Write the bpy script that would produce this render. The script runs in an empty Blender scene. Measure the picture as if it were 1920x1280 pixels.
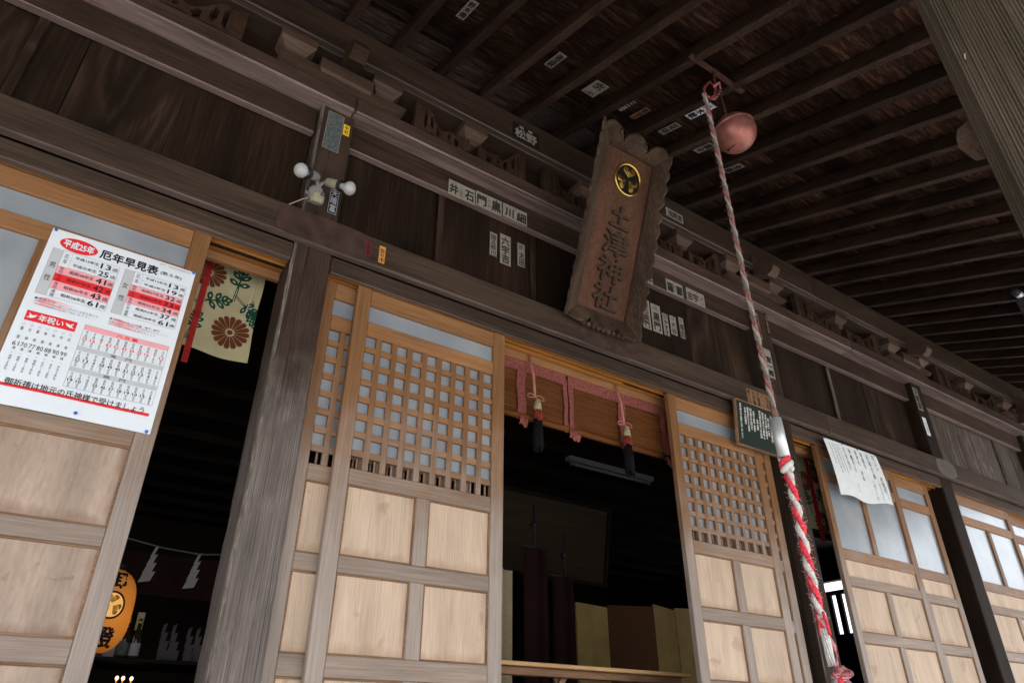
import bpy, bmesh, math, random
from mathutils import Vector, Matrix
random.seed(7)
R = math.radians
sc = bpy.context.scene
col = sc.collection

# ------------------------------------------------------------------ camera
cd = bpy.data.cameras.new('camera')
cam = bpy.data.objects.new('camera', cd); col.objects.link(cam)
cd.sensor_width = 36.0; cd.lens = 24.24
cd.clip_start = 0.05; cd.clip_end = 2000
right = Vector((0.8243824, -0.56602062, 0.00378342))
down = Vector((0.28568086, 0.41029182, -0.86605258))
fwd = Vector((0.48865131, 0.71503936, 0.49993861))
cam.matrix_world = Matrix(((right.x, -down.x, -fwd.x, 0.0), (right.y, -down.y, -fwd.y, -2.8),
                           (right.z, -down.z, -fwd.z, 1.6), (0, 0, 0, 1)))
sc.camera = cam

# ------------------------------------------------------------------ light
w = bpy.data.worlds.new('World'); sc.world = w; w.use_nodes = True
wn = w.node_tree
sky = wn.nodes.new('ShaderNodeTexSky'); sky.sky_type = 'NISHITA'; sky.sun_disc = False
SUN_EL, SUN_AZ = R(62), R(196)
sky.sun_elevation = SUN_EL; sky.sun_rotation = SUN_AZ
sky.air_density = 1.0; sky.dust_density = 5.0; sky.ozone_density = 0.6
bgn = wn.nodes['Background']; bgn.inputs['Strength'].default_value = 0.15
hs = wn.nodes.new('ShaderNodeHueSaturation'); hs.inputs['Saturation'].default_value = 0.42
wn.links.new(sky.outputs[0], hs.inputs['Color']); wn.links.new(hs.outputs[0], bgn.inputs['Color'])
sl = bpy.data.lights.new('sun', 'SUN'); sl.energy = 2.6; sl.angle = R(6); sl.color = (1.0, 0.97, 0.93)
so = bpy.data.objects.new('sun', sl); col.objects.link(so)
sd = Vector((math.sin(SUN_AZ) * math.cos(SUN_EL), math.cos(SUN_AZ) * math.cos(SUN_EL), math.sin(SUN_EL)))
so.rotation_euler = sd.to_track_quat('Z', 'Y').to_euler()
so.location = (0, -10, 20)
vs = sc.view_settings
vs.view_transform = 'Standard'; vs.look = 'None'; vs.gamma = 1.0; vs.use_curve_mapping = False
vs.exposure = 2.3
sc.cycles.max_bounces = 8; sc.cycles.diffuse_bounces = 5

# ------------------------------------------------------------------ materials
def newmat(name):
    m = bpy.data.materials.new(name); m.use_nodes = True
    return m, m.node_tree, m.node_tree.nodes['Principled BSDF']

def plain(name, c, rough=0.6, metal=0.0, var=0.0, scale=30, bump=0.0, emit=None, es=0, spec=0.15):
    m, nt, b = newmat(name)
    b.inputs['Base Color'].default_value = (*c, 1); b.inputs['Roughness'].default_value = rough
    b.inputs['Metallic'].default_value = metal
    b.inputs['Specular IOR Level'].default_value = spec
    if emit:
        b.inputs['Emission Color'].default_value = (*emit, 1); b.inputs['Emission Strength'].default_value = es
    if var or bump:
        tc = nt.nodes.new('ShaderNodeTexCoord')
        n = nt.nodes.new('ShaderNodeTexNoise'); n.inputs['Scale'].default_value = scale; n.inputs['Detail'].default_value = 5
        nt.links.new(tc.outputs['Object'], n.inputs['Vector'])
        if var:
            r = nt.nodes.new('ShaderNodeValToRGB')
            r.color_ramp.elements[0].position = 0.3; r.color_ramp.elements[1].position = 0.7
            r.color_ramp.elements[0].color = (*[x * (1 - var) for x in c], 1)
            r.color_ramp.elements[1].color = (*[min(1, x * (1 + var)) for x in c], 1)
            nt.links.new(n.outputs['Fac'], r.inputs['Fac']); nt.links.new(r.outputs['Color'], b.inputs['Base Color'])
        if bump:
            bp = nt.nodes.new('ShaderNodeBump'); bp.inputs['Strength'].default_value = bump; bp.inputs['Distance'].default_value = 0.003
            nt.links.new(n.outputs['Fac'], bp.inputs['Height']); nt.links.new(bp.outputs['Normal'], b.inputs['Normal'])
    return m

def mixc(nt, f, a, b2, mode='MIX'):
    m = nt.nodes.new('ShaderNodeMix'); m.data_type = 'RGBA'; m.blend_type = mode
    for s, v in ((0, f), (6, a), (7, b2)):
        if isinstance(v, bpy.types.NodeSocket): nt.links.new(v, m.inputs[s])
        elif isinstance(v, (int, float)): m.inputs[s].default_value = v
        else: m.inputs[s].default_value = (*v, 1)
    return m.outputs[2]

def wood(name, dark, mid, light, axis='Z', freq=70, stretch=22, rough=0.65, bump=0.35, figure=0.0, figs=5.0,
         blotch=0.25, weather=None, spec=0.10, piece=0.18, dist=0.004, under=None, cracks=0.0, stain=None, tint=None, soft=1.0, uth=-0.6):
    """grained wood; the grain runs along `axis`; weather = (z_hi, z_lo, dark, mid, light) grey rain-washed zone"""
    def tn(c_): return tuple(x * t for x, t in zip(c_, tint)) if tint else c_
    dark, light = [tuple(m_ + (x - m_) * soft for x, m_ in zip(q, mid)) for q in (dark, light)]
    dark, mid, light = tn(dark), tn(mid), tn(light)
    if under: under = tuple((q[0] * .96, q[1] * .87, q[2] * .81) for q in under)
    if weather: weather = (weather[0], weather[1]) + tuple(tn(q) for q in weather[2:])
    m, nt, b = newmat(name)
    L = nt.links; N = nt.nodes.new
    tc = N('ShaderNodeTexCoord'); oi = N('ShaderNodeObjectInfo')
    sc_ = N('ShaderNodeVectorMath'); sc_.operation = 'SCALE'; sc_.inputs[0].default_value = (37.1, 53.3, 71.7)
    L.new(oi.outputs['Random'], sc_.inputs['Scale'])
    ad = N('ShaderNodeVectorMath'); ad.operation = 'ADD'
    L.new(tc.outputs['Object'], ad.inputs[0]); L.new(sc_.outputs[0], ad.inputs[1])
    ai = 'XYZ'.index(axis)
    def mapped(f, st):
        mp = N('ShaderNodeMapping'); v = [f, f, f]; v[ai] = f / st
        mp.inputs['Scale'].default_value = v; L.new(ad.outputs[0], mp.inputs['Vector'])
        return mp.outputs[0]
    n1 = N('ShaderNodeTexNoise'); n1.inputs['Scale'].default_value = 1; n1.inputs['Detail'].default_value = 6
    n1.inputs['Roughness'].default_value = 0.62; n1.inputs['Distortion'].default_value = 0.15
    L.new(mapped(freq * 1.9, stretch * 1.2), n1.inputs['Vector'])
    n2 = N('ShaderNodeTexNoise'); n2.inputs['Scale'].default_value = 1; n2.inputs['Detail'].default_value = 4
    L.new(mapped(freq * 0.12, 5), n2.inputs['Vector'])
    fac = n1.outputs['Fac']
    if figure:
        wv = N('ShaderNodeTexNoise'); wv.inputs['Scale'].default_value = 1; wv.inputs['Detail'].default_value = 1.5
        wv.inputs['Distortion'].default_value = 1.2
        L.new(mapped(figs, 6), wv.inputs['Vector'])
        mu = N('ShaderNodeMath'); mu.operation = 'MULTIPLY'; mu.inputs[1].default_value = 9.0; L.new(wv.outputs['Fac'], mu.inputs[0])
        fr = N('ShaderNodeMath'); fr.operation = 'PINGPONG'; fr.inputs[1].default_value = 0.5; L.new(mu.outputs[0], fr.inputs[0])
        mx = N('ShaderNodeMix'); mx.inputs[0].default_value = figure; L.new(n1.outputs['Fac'], mx.inputs[2])
        m2 = N('ShaderNodeMath'); m2.operation = 'MULTIPLY_ADD'; m2.inputs[1].default_value = .9; m2.inputs[2].default_value = 0.28
        L.new(fr.outputs[0], m2.inputs[0]); L.new(m2.outputs[0], mx.inputs[3]); fac = mx.outputs[0]
    def ramp(cs, p=(0.27, 0.5, 0.74)):
        r = N('ShaderNodeValToRGB'); e = r.color_ramp.elements; e.new(0.5)
        for k in range(3): e[k].position = p[k]; e[k].color = (*cs[k], 1)
        L.new(fac, r.inputs['Fac']); return r.outputs['Color']
    c = ramp((dark, mid, light))
    if weather:
        zh, zl, d2, m2_, l2 = weather
        c2 = ramp((d2, m2_, l2))
        ge = N('ShaderNodeNewGeometry'); sp = N('ShaderNodeSeparateXYZ'); L.new(ge.outputs['Position'], sp.inputs[0])
        n3 = N('ShaderNodeTexNoise'); n3.inputs['Scale'].default_value = 5; n3.inputs['Detail'].default_value = 5
        L.new(ad.outputs[0], n3.inputs['Vector'])
        s1 = N('ShaderNodeMath'); s1.operation = 'MULTIPLY_ADD'; s1.inputs[1].default_value = 0.9; L.new(n3.outputs['Fac'], s1.inputs[0]); L.new(sp.outputs['Z'], s1.inputs[2])
        mr = N('ShaderNodeMapRange'); mr.inputs[1].default_value = zh + 0.45; mr.inputs[2].default_value = zl + 0.45
        mr.interpolation_type = 'SMOOTHSTEP'
        L.new(s1.outputs[0], mr.inputs[0])
        c = mixc(nt, mr.outputs[0], c, c2)
    if under:      # downward faces painted paler, light from below put into the colour
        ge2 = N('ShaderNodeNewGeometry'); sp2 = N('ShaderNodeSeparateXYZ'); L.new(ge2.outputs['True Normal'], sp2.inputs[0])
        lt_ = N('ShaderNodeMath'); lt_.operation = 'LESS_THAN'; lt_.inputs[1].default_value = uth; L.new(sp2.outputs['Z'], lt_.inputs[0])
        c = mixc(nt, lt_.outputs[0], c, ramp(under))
    if cracks:
        nc = N('ShaderNodeTexNoise'); nc.inputs['Scale'].default_value = 1; nc.inputs['Detail'].default_value = 1.5; nc.inputs['Roughness'].default_value = .45
        L.new(mapped(30, 150), nc.inputs['Vector'])
        d1 = N('ShaderNodeMath'); d1.operation = 'SUBTRACT'; d1.inputs[1].default_value = .47; L.new(nc.outputs['Fac'], d1.inputs[0])
        d2 = N('ShaderNodeMath'); d2.operation = 'ABSOLUTE'; L.new(d1.outputs[0], d2.inputs[0])
        d3 = N('ShaderNodeMapRange'); d3.inputs[1].default_value = .004; d3.inputs[2].default_value = .016; d3.inputs[3].default_value = cracks; d3.inputs[4].default_value = 0
        L.new(d2.outputs[0], d3.inputs[0]); c = mixc(nt, d3.outputs[0], c, (.018, .013, .011))
    if stain:      # water stains gathered along the edges of each panel, and a few spills
        sg_ = N('ShaderNodeSeparateXYZ'); L.new(tc.outputs['Generated'], sg_.inputs[0])
        def edge(o, lo_w, hi_w):
            a = N('ShaderNodeMapRange'); a.inputs[1].default_value = 0; a.inputs[2].default_value = lo_w; a.inputs[3].default_value = 1; a.inputs[4].default_value = 0; L.new(o, a.inputs[0])
            b3 = N('ShaderNodeMapRange'); b3.inputs[1].default_value = 1 - hi_w; b3.inputs[2].default_value = 1; b3.inputs[3].default_value = 0; b3.inputs[4].default_value = 1; L.new(o, b3.inputs[0])
            m_ = N('ShaderNodeMath'); m_.operation = 'MAXIMUM'; L.new(a.outputs[0], m_.inputs[0]); L.new(b3.outputs[0], m_.inputs[1]); return m_.outputs[0]
        ex_ = edge(sg_.outputs['X'], .07, .12); ez_ = edge(sg_.outputs['Z'], .22, .05)
        mx_ = N('ShaderNodeMath'); mx_.operation = 'MAXIMUM'; L.new(ex_, mx_.inputs[0]); L.new(ez_, mx_.inputs[1])
        ns = N('ShaderNodeTexNoise'); ns.inputs['Scale'].default_value = 1; ns.inputs['Detail'].default_value = 7; ns.inputs['Roughness'].default_value = .65; L.new(mapped(16, 2.0), ns.inputs['Vector'])
        n4 = N('ShaderNodeTexNoise'); n4.inputs['Scale'].default_value = 7; n4.inputs['Detail'].default_value = 4; n4.inputs['Distortion'].default_value = .6; L.new(ad.outputs[0], n4.inputs['Vector'])
        pr_ = N('ShaderNodeMath'); pr_.operation = 'MULTIPLY_ADD'; pr_.inputs[1].default_value = .62; L.new(mx_.outputs[0], pr_.inputs[0]); L.new(ns.outputs['Fac'], pr_.inputs[2])
        rr_ = N('ShaderNodeMapRange'); rr_.inputs[1].default_value = .66; rr_.inputs[2].default_value = 1.02; rr_.inputs[4].default_value = .55; L.new(pr_.outputs[0], rr_.inputs[0])
        sp_ = N('ShaderNodeMapRange'); sp_.inputs[1].default_value = .63; sp_.inputs[2].default_value = .67; sp_.inputs[4].default_value = .45; L.new(n4.outputs['Fac'], sp_.inputs[0])
        m3_ = N('ShaderNodeMath'); m3_.operation = 'MAXIMUM'; L.new(rr_.outputs[0], m3_.inputs[0]); L.new(sp_.outputs[0], m3_.inputs[1])
        c = mixc(nt, m3_.outputs[0], c, stain)
    # blotches and a small tone shift from piece to piece
    mr2 = N('ShaderNodeMapRange'); mr2.inputs[1].default_value = 0.3; mr2.inputs[2].default_value = 0.7
    mr2.inputs[3].default_value = 1 - blotch; mr2.inputs[4].default_value = 1 + blotch
    L.new(n2.outputs['Fac'], mr2.inputs[0])
    mr3 = N('ShaderNodeMapRange'); mr3.inputs[3].default_value = 1 - piece; mr3.inputs[4].default_value = 1 + piece
    L.new(oi.outputs['Random'], mr3.inputs[0])
    mm = N('ShaderNodeMath'); mm.operation = 'MULTIPLY'; L.new(mr2.outputs[0], mm.inputs[0]); L.new(mr3.outputs[0], mm.inputs[1])
    vm = N('ShaderNodeVectorMath'); vm.operation = 'SCALE'; L.new(c, vm.inputs[0]); L.new(mm.outputs[0], vm.inputs['Scale'])
    L.new(vm.outputs[0], b.inputs['Base Color'])
    b.inputs['Roughness'].default_value = rough; b.inputs['Specular IOR Level'].default_value = spec
    bp = N('ShaderNodeBump'); bp.inputs['Strength'].default_value = bump; bp.inputs['Distance'].default_value = dist
    L.new(fac, bp.inputs['Height']); L.new(bp.outputs['Normal'], b.inputs['Normal'])
    return m

OLD = ((.019, .013, .0105), (.042, .030, .025), (.085, .064, .056))
M = {}
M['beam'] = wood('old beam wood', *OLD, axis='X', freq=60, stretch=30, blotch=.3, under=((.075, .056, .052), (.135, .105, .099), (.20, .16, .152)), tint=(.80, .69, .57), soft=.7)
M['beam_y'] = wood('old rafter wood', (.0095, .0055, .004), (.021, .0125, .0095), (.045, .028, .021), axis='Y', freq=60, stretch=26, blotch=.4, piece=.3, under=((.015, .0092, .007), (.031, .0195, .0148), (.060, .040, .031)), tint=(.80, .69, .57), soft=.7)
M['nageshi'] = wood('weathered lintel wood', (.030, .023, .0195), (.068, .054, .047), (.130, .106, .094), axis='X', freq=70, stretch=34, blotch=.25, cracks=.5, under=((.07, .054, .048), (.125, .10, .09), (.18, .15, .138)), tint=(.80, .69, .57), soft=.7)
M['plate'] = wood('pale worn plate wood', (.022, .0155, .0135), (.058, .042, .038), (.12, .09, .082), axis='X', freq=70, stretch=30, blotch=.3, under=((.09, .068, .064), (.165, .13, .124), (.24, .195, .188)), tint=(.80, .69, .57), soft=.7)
M['plank'] = wood('dark wall plank', (.0115, .0072, .0052), (.021, .0135, .010), (.050, .034, .027), axis='Z', freq=42, stretch=26, blotch=.5, piece=.25, tint=(.80, .69, .57), soft=.7)
M['plank_fig'] = wood('dark wall plank with flowing figure', (.014, .009, .007), (.028, .019, .014), (.085, .064, .052), axis='Z', freq=42, stretch=20, figure=.5, figs=2.3, blotch=.5, piece=.2, tint=(.80, .69, .57), soft=.7)
M['plank_grey'] = wood('grey weathered wall plank', (.028, .022, .020), (.075, .062, .058), (.22, .195, .19), axis='Z', freq=36, stretch=26, figure=.3, figs=6, blotch=.4, tint=(.92, .84, .76), soft=.9)
M['frieze'] = wood('frieze board wood', (.016, .010, .008), (.030, .019, .015), (.05, .034, .026), axis='X', freq=50, tint=(.80, .69, .57), soft=.7)
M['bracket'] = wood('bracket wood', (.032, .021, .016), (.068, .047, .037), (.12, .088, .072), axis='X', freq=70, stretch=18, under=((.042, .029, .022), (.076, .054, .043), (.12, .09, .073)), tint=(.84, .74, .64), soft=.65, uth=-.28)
M['beam_dark'] = wood('dark purlin wood', *OLD, axis='X', freq=60, stretch=30, blotch=.3, tint=(.80, .69, .57), soft=.7)
M['beam_pale'] = wood('pale chamfer wood', (.05, .038, .033), (.085, .065, .057), (.13, .10, .09), axis='X', freq=60, stretch=30, blotch=.4)
M['carving'] = wood('carved wood', (.020, .013, .0095), (.045, .030, .022), (.09, .064, .048), axis='X', freq=60, stretch=8, tint=(.80, .69, .57), soft=.7)
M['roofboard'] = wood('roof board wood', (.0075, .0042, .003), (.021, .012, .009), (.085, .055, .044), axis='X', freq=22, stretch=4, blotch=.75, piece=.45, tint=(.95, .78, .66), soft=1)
M['pillar'] = wood('grey weathered pillar wood', (.028, .020, .016), (.052, .038, .031), (.09, .07, .06), axis='Z', freq=170, stretch=110, bump=.4, cracks=.75,
                   weather=(3.3, 2.6, (.085, .078, .078), (.165, .155, .160), (.30, .29, .295)), blotch=.22, dist=.005, tint=(.86, .765, .67), soft=.75)
M['pillar_dark'] = wood('dark brown pillar wood', (.010, .0065, .005), (.022, .0145, .0115), (.055, .04, .034), axis='Z', freq=110, stretch=60, bump=.5, cracks=.5, tint=(.80, .69, .57), soft=.7)
M['pillar_mid'] = wood('brown pillar wood', (.026, .019, .016), (.050, .038, .033), (.09, .073, .066), axis='Z', freq=130, stretch=80, bump=.4, cracks=.6, tint=(.80, .69, .57), soft=.7)
M['porch'] = wood('ridged grey porch pillar wood', (.036, .028, .021), (.060, .049, .038), (.095, .08, .064), axis='Z', freq=130, stretch=80, bump=.6, tint=(.95, .88, .76), soft=.8)
GREYW = ((.235, .183, .148), (.30, .245, .208), (.36, .308, .27))
ORW = ((.135, .062, .024), (.19, .092, .038), (.25, .130, .060))
M['stile'] = wood('sliding door stile wood', *ORW, axis='Z', freq=80, stretch=34, bump=.12, rough=.5, spec=.25, blotch=.12, piece=.06, weather=(3.15, 2.2, *GREYW), dist=.002)
M['rail'] = wood('sliding door rail wood', (.18, .082, .032), (.25, .122, .052), (.32, .17, .080), axis='X', freq=80, stretch=30, bump=.12, rough=.5, spec=.25, blotch=.16, piece=.1,
                 weather=(3.05, 2.4, (.19, .138, .105), (.255, .195, .155), (.31, .25, .21)), dist=.002)
M['panel'] = wood('pale door panel wood', (.435, .31, .21), (.51, .385, .285), (.57, .455, .36), axis='Z', freq=90, stretch=26, bump=.08, rough=.55, blotch=.14, piece=.06, dist=.0015, spec=.25, stain=(.36, .225, .14))
M['panel_worn'] = wood('stained greyish door panel wood', (.31, .215, .155), (.40, .30, .232), (.465, .38, .315), axis='Z', freq=40, stretch=4, bump=.05, rough=.55, blotch=.3, soft=.7, piece=.06, dist=.0015, spec=.25, stain=(.20, .115, .08))
M['mould'] = wood('brown panel moulding wood', (.15, .08, .04), (.22, .125, .07), (.30, .19, .12), axis='X', freq=70, stretch=15, bump=.1, dist=.002)
M['track'] = wood('new orange track wood', (.22, .085, .018), (.30, .125, .030), (.36, .17, .05), axis='X', freq=60, stretch=30, bump=.1, rough=.45, dist=.002)
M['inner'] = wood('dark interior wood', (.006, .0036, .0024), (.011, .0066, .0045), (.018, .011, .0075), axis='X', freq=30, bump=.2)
M['plaque'] = wood('reddish plaque board wood', (.050, .0225, .0135), (.076, .0355, .022), (.108, .057, .037), axis='Z', freq=50, stretch=18, figure=.25, figs=8, bump=.3)
M['plaque_rim'] = wood('worn plaque rim wood', (.028, .018, .012), (.055, .036, .024), (.095, .066, .046), axis='Z', freq=60, stretch=8, blotch=.45, bump=.4)
M['plaque_char'] = plain('grey green weathered character', (.052, .031, .020), .8, var=.35, scale=60, bump=.4)
M['ema'] = wood('old picture board', (.026, .017, .010), (.036, .025, .015), (.05, .035, .022), axis='X', freq=20, bump=.1)
M['table'] = wood('light table wood', (.50, .29, .13), (.60, .37, .18), (.66, .44, .23), axis='X', freq=40, bump=.1)

def glassy(name, c, rough, spec, noise=True):
    m, nt, b = newmat(name)
    b.inputs['Roughness'].default_value = rough; b.inputs['Specular IOR Level'].default_value = spec
    b.inputs['Base Color'].default_value = (*c, 1)
    b.inputs['Coat Weight'].default_value = 1.0; b.inputs['Coat Roughness'].default_value = 0.22
    tc = nt.nodes.new('ShaderNodeTexCoord'); n = nt.nodes.new('ShaderNodeTexNoise'); n.inputs['Scale'].default_value = 420
    nt.links.new(tc.outputs['Object'], n.inputs['Vector'])
    n2 = nt.nodes.new('ShaderNodeTexNoise'); n2.inputs['Scale'].default_value = 3.2; n2.inputs['Detail'].default_value = 3
    nt.links.new(tc.outputs['Object'], n2.inputs['Vector'])
    r2 = nt.nodes.new('ShaderNodeValToRGB'); r2.color_ramp.elements[0].position = .3; r2.color_ramp.elements[1].position = .7  # cool and warm blotches: uneven reflections put into the colour
    r2.color_ramp.elements[0].color = (c[0] * .78, c[1] * .8, c[2] * .84, 1); r2.color_ramp.elements[1].color = (c[0] * 1.24, c[1] * 1.18, c[2] * 1.12, 1)
    nt.links.new(n2.outputs['Fac'], r2.inputs['Fac']); nt.links.new(r2.outputs['Color'], b.inputs['Base Color'])
    bp = nt.nodes.new('ShaderNodeBump'); bp.inputs['Strength'].default_value = .12; bp.inputs['Distance'].default_value = .001
    nt.links.new(n.outputs['Fac'], bp.inputs['Height']); nt.links.new(bp.outputs['Normal'], b.inputs['Normal'])
    return m
M['glass'] = glassy('frosted glass', (.26, .295, .33), .30, .8)
M['paper'] = plain('poster paper', (.72, .78, .84), .22, spec=.5)
M['ink'] = plain('black print', (.02, .02, .025), .5)
M['ink_grey'] = plain('grey print', (.30, .31, .34), .5)
M['fill_grey'] = plain('pale grey print', (.50, .52, .55), .4)
M['fill_red'] = plain('red print', (.72, .03, .035), .4)
M['fill_pink'] = plain('pink print', (.80, .36, .40), .4)
M['pin'] = plain('blue pin plastic', (.02, .12, .60), .3, spec=.5)
M['slip'] = plain('aged slip paper', (.25, .222, .185), .8, var=.15, scale=60)
M['slip_dark'] = plain('dark slip paper', (.010, .010, .012), .7, var=.3, scale=90)
M['slip_orange'] = plain('orange slip paper', (.55, .26, .05), .7, var=.2, scale=80)
M['slip_yellow'] = plain('yellow sticker', (.75, .50, .02), .5)
M['slip_red'] = plain('dark red slip paper', (.13, .02, .015), .7)
M['slip_brown'] = plain('brown slip paper', (.22, .12, .06), .7, var=.2)
M['metalplate'] = plain('faded blue grey plate', (.085, .095, .10), .5, var=.45, scale=55)
M['white_lamp'] = plain('bulb glass', (.36, .37, .36), .14, spec=.5)
M['lamp_beige'] = plain('beige lamp plastic', (.26, .24, .17), .45, var=.1)
M['lamp_grey'] = plain('grey lamp plastic', (.22, .21, .20), .45, var=.1)
M['black'] = plain('black rubber', (.02, .02, .025), .4)
M['copper'] = plain('pinkish copper', (.27, .105, .085), .42, metal=.45, var=.32, scale=14, bump=.25)
M['dark_slot'] = plain('dark slot', (.01, .007, .006), .9)
M['rust'] = plain('rusty iron', (.045, .018, .013), .8, var=.5, scale=60, bump=.4)
M['rope_w'] = plain('white rope yarn', (.56, .54, .52), .9, var=.22, scale=120, bump=.7)
M['rope_g'] = plain('greyed rope yarn', (.16, .14, .118), .9, var=.3, scale=120, bump=.7)
M['loop_red'] = plain('dirty red rope yarn', (.15, .03, .028), .9, var=.4, scale=70)
M['rope_d'] = plain('dusty white rope yarn', (.30, .27, .24), .9, var=.3, scale=120, bump=.7)
M['rope_p'] = plain('faded pink rope yarn', (.27, .105, .10), .9, var=.35, scale=60, bump=.7)
M['rope_r'] = plain('red rope yarn', (.66, .05, .07), .85, var=.3, scale=100, bump=.7)
M['cloth_pk'] = plain('faded pink cloth strip', (.62, .26, .32), .85, var=.25, scale=40)
M['aluminium'] = plain('brushed aluminium', (.62, .64, .65), .42, metal=.55)
M['gold'] = plain('gold leaf metal', (.80, .52, .12), .3, metal=1.0)
M['pinkcloth'] = plain('faded pink brocade', (.195, .060, .050), .8, var=.42, scale=70, bump=.3)
M['pinkcord'] = plain('pink silk cord', (.42, .18, .15), .6)
M['reed'] = wood('reed blind', (.095, .031, .009), (.14, .049, .014), (.185, .072, .024), axis='X', freq=200, stretch=40, bump=.5, blotch=.2)
M['tassel_w'] = plain('cream tassel yarn', (.34, .28, .17), .8, var=.2, scale=90)
M['tassel_r'] = plain('dark red tassel yarn', (.20, .035, .025), .8, var=.3, scale=90)
M['tassel_b'] = plain('black tassel yarn', (.006, .0055, .007), .8, var=.3, scale=90)
M['cream'] = plain('cream curtain cloth', (.46, .41, .25), .85, var=.08, scale=9)
M['redcloth'] = plain('red curtain band', (.33, .022, .022), .8, var=.2, scale=30)
M['chry'] = plain('russet flower dye', (.13, .040, .016), .85)
M['leafg'] = plain('green leaf dye', (.008, .060, .042), .85)
M['white_cord'] = plain('white cord', (.62, .62, .6), .7)
M['shide'] = plain('white folded paper', (.32, .30, .31), .8)
M['shide_dim'] = plain('dimmed folded paper', (.085, .08, .085), .8)  # darker copy of the folded paper, the dim interior put into its colour
M['board_black'] = plain('blackboard paint', (.018, .028, .022), .45)
M['chalk'] = plain('white brush paint', (.75, .75, .72), .7)
M['washi'] = plain('handwritten notice paper', (.68, .725, .75), .75, var=.05, scale=14)
M['lantern'] = plain('lit lantern paper', (.5, .25, .06), .7, emit=(1.0, .27, .022), es=.085)
_m = M['lantern']; _nt = _m.node_tree; _b = _nt.nodes['Principled BSDF']
_g = _nt.nodes.new('ShaderNodeTexCoord'); _s = _nt.nodes.new('ShaderNodeSeparateXYZ'); _nt.links.new(_g.outputs['Generated'], _s.inputs[0])
_r = _nt.nodes.new('ShaderNodeValToRGB'); _e = _r.color_ramp.elements; _e[0].position = 0; _e[0].color = (.55, .55, .55, 1); _e[1].position = 1; _e[1].color = (.30, .30, .30, 1)
_k = _e.new(.42); _k.color = (1, 1, 1, 1); _nt.links.new(_s.outputs['Z'], _r.inputs['Fac'])
_mm = _nt.nodes.new('ShaderNodeMath'); _mm.operation = 'MULTIPLY'; _mm.inputs[1].default_value = .085; _nt.links.new(_r.outputs['Color'], _mm.inputs[0]); _nt.links.new(_mm.outputs[0], _b.inputs['Emission Strength'])
M['lantern_gold'] = plain('lit lantern crest', (.9, .6, .2), .5, emit=(1.0, .50, .12), es=.11)
M['candle'] = plain('small lit bulb', (1, .8, .5), .4, emit=(1.0, .55, .25), es=.8)
M['screen_gold'] = plain('gold folding screen paper', (.36, .25, .10), .6, var=.15, scale=8)
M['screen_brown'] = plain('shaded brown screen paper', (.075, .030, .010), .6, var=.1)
M['banner'] = plain('dark red banner cloth', (.014, .0035, .003), .8, var=.2, scale=6)
M['fluo'] = plain('lamp fitting enamel', (.15, .15, .155), .4)
M['bottle'] = plain('brown bottle glass', (.03, .018, .012), .12, spec=.5)
M['plaster'] = plain('pale plaster', (.55, .53, .48), .9)
M['stone'] = plain('grey stone paving', (.285, .29, .295), .85, var=.15, scale=4, bump=.3)
M['ground'] = plain('gravelly ground', (.29, .285, .275), .95, var=.2, scale=6, bump=.5)
M['deck'] = wood('veranda board wood', (.24, .20, .165), (.34, .29, .25), (.42, .37, .33), axis='X', freq=40, bump=.2)
M['rooftop'] = plain('roof covering', (.08, .07, .065), .9)

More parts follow.
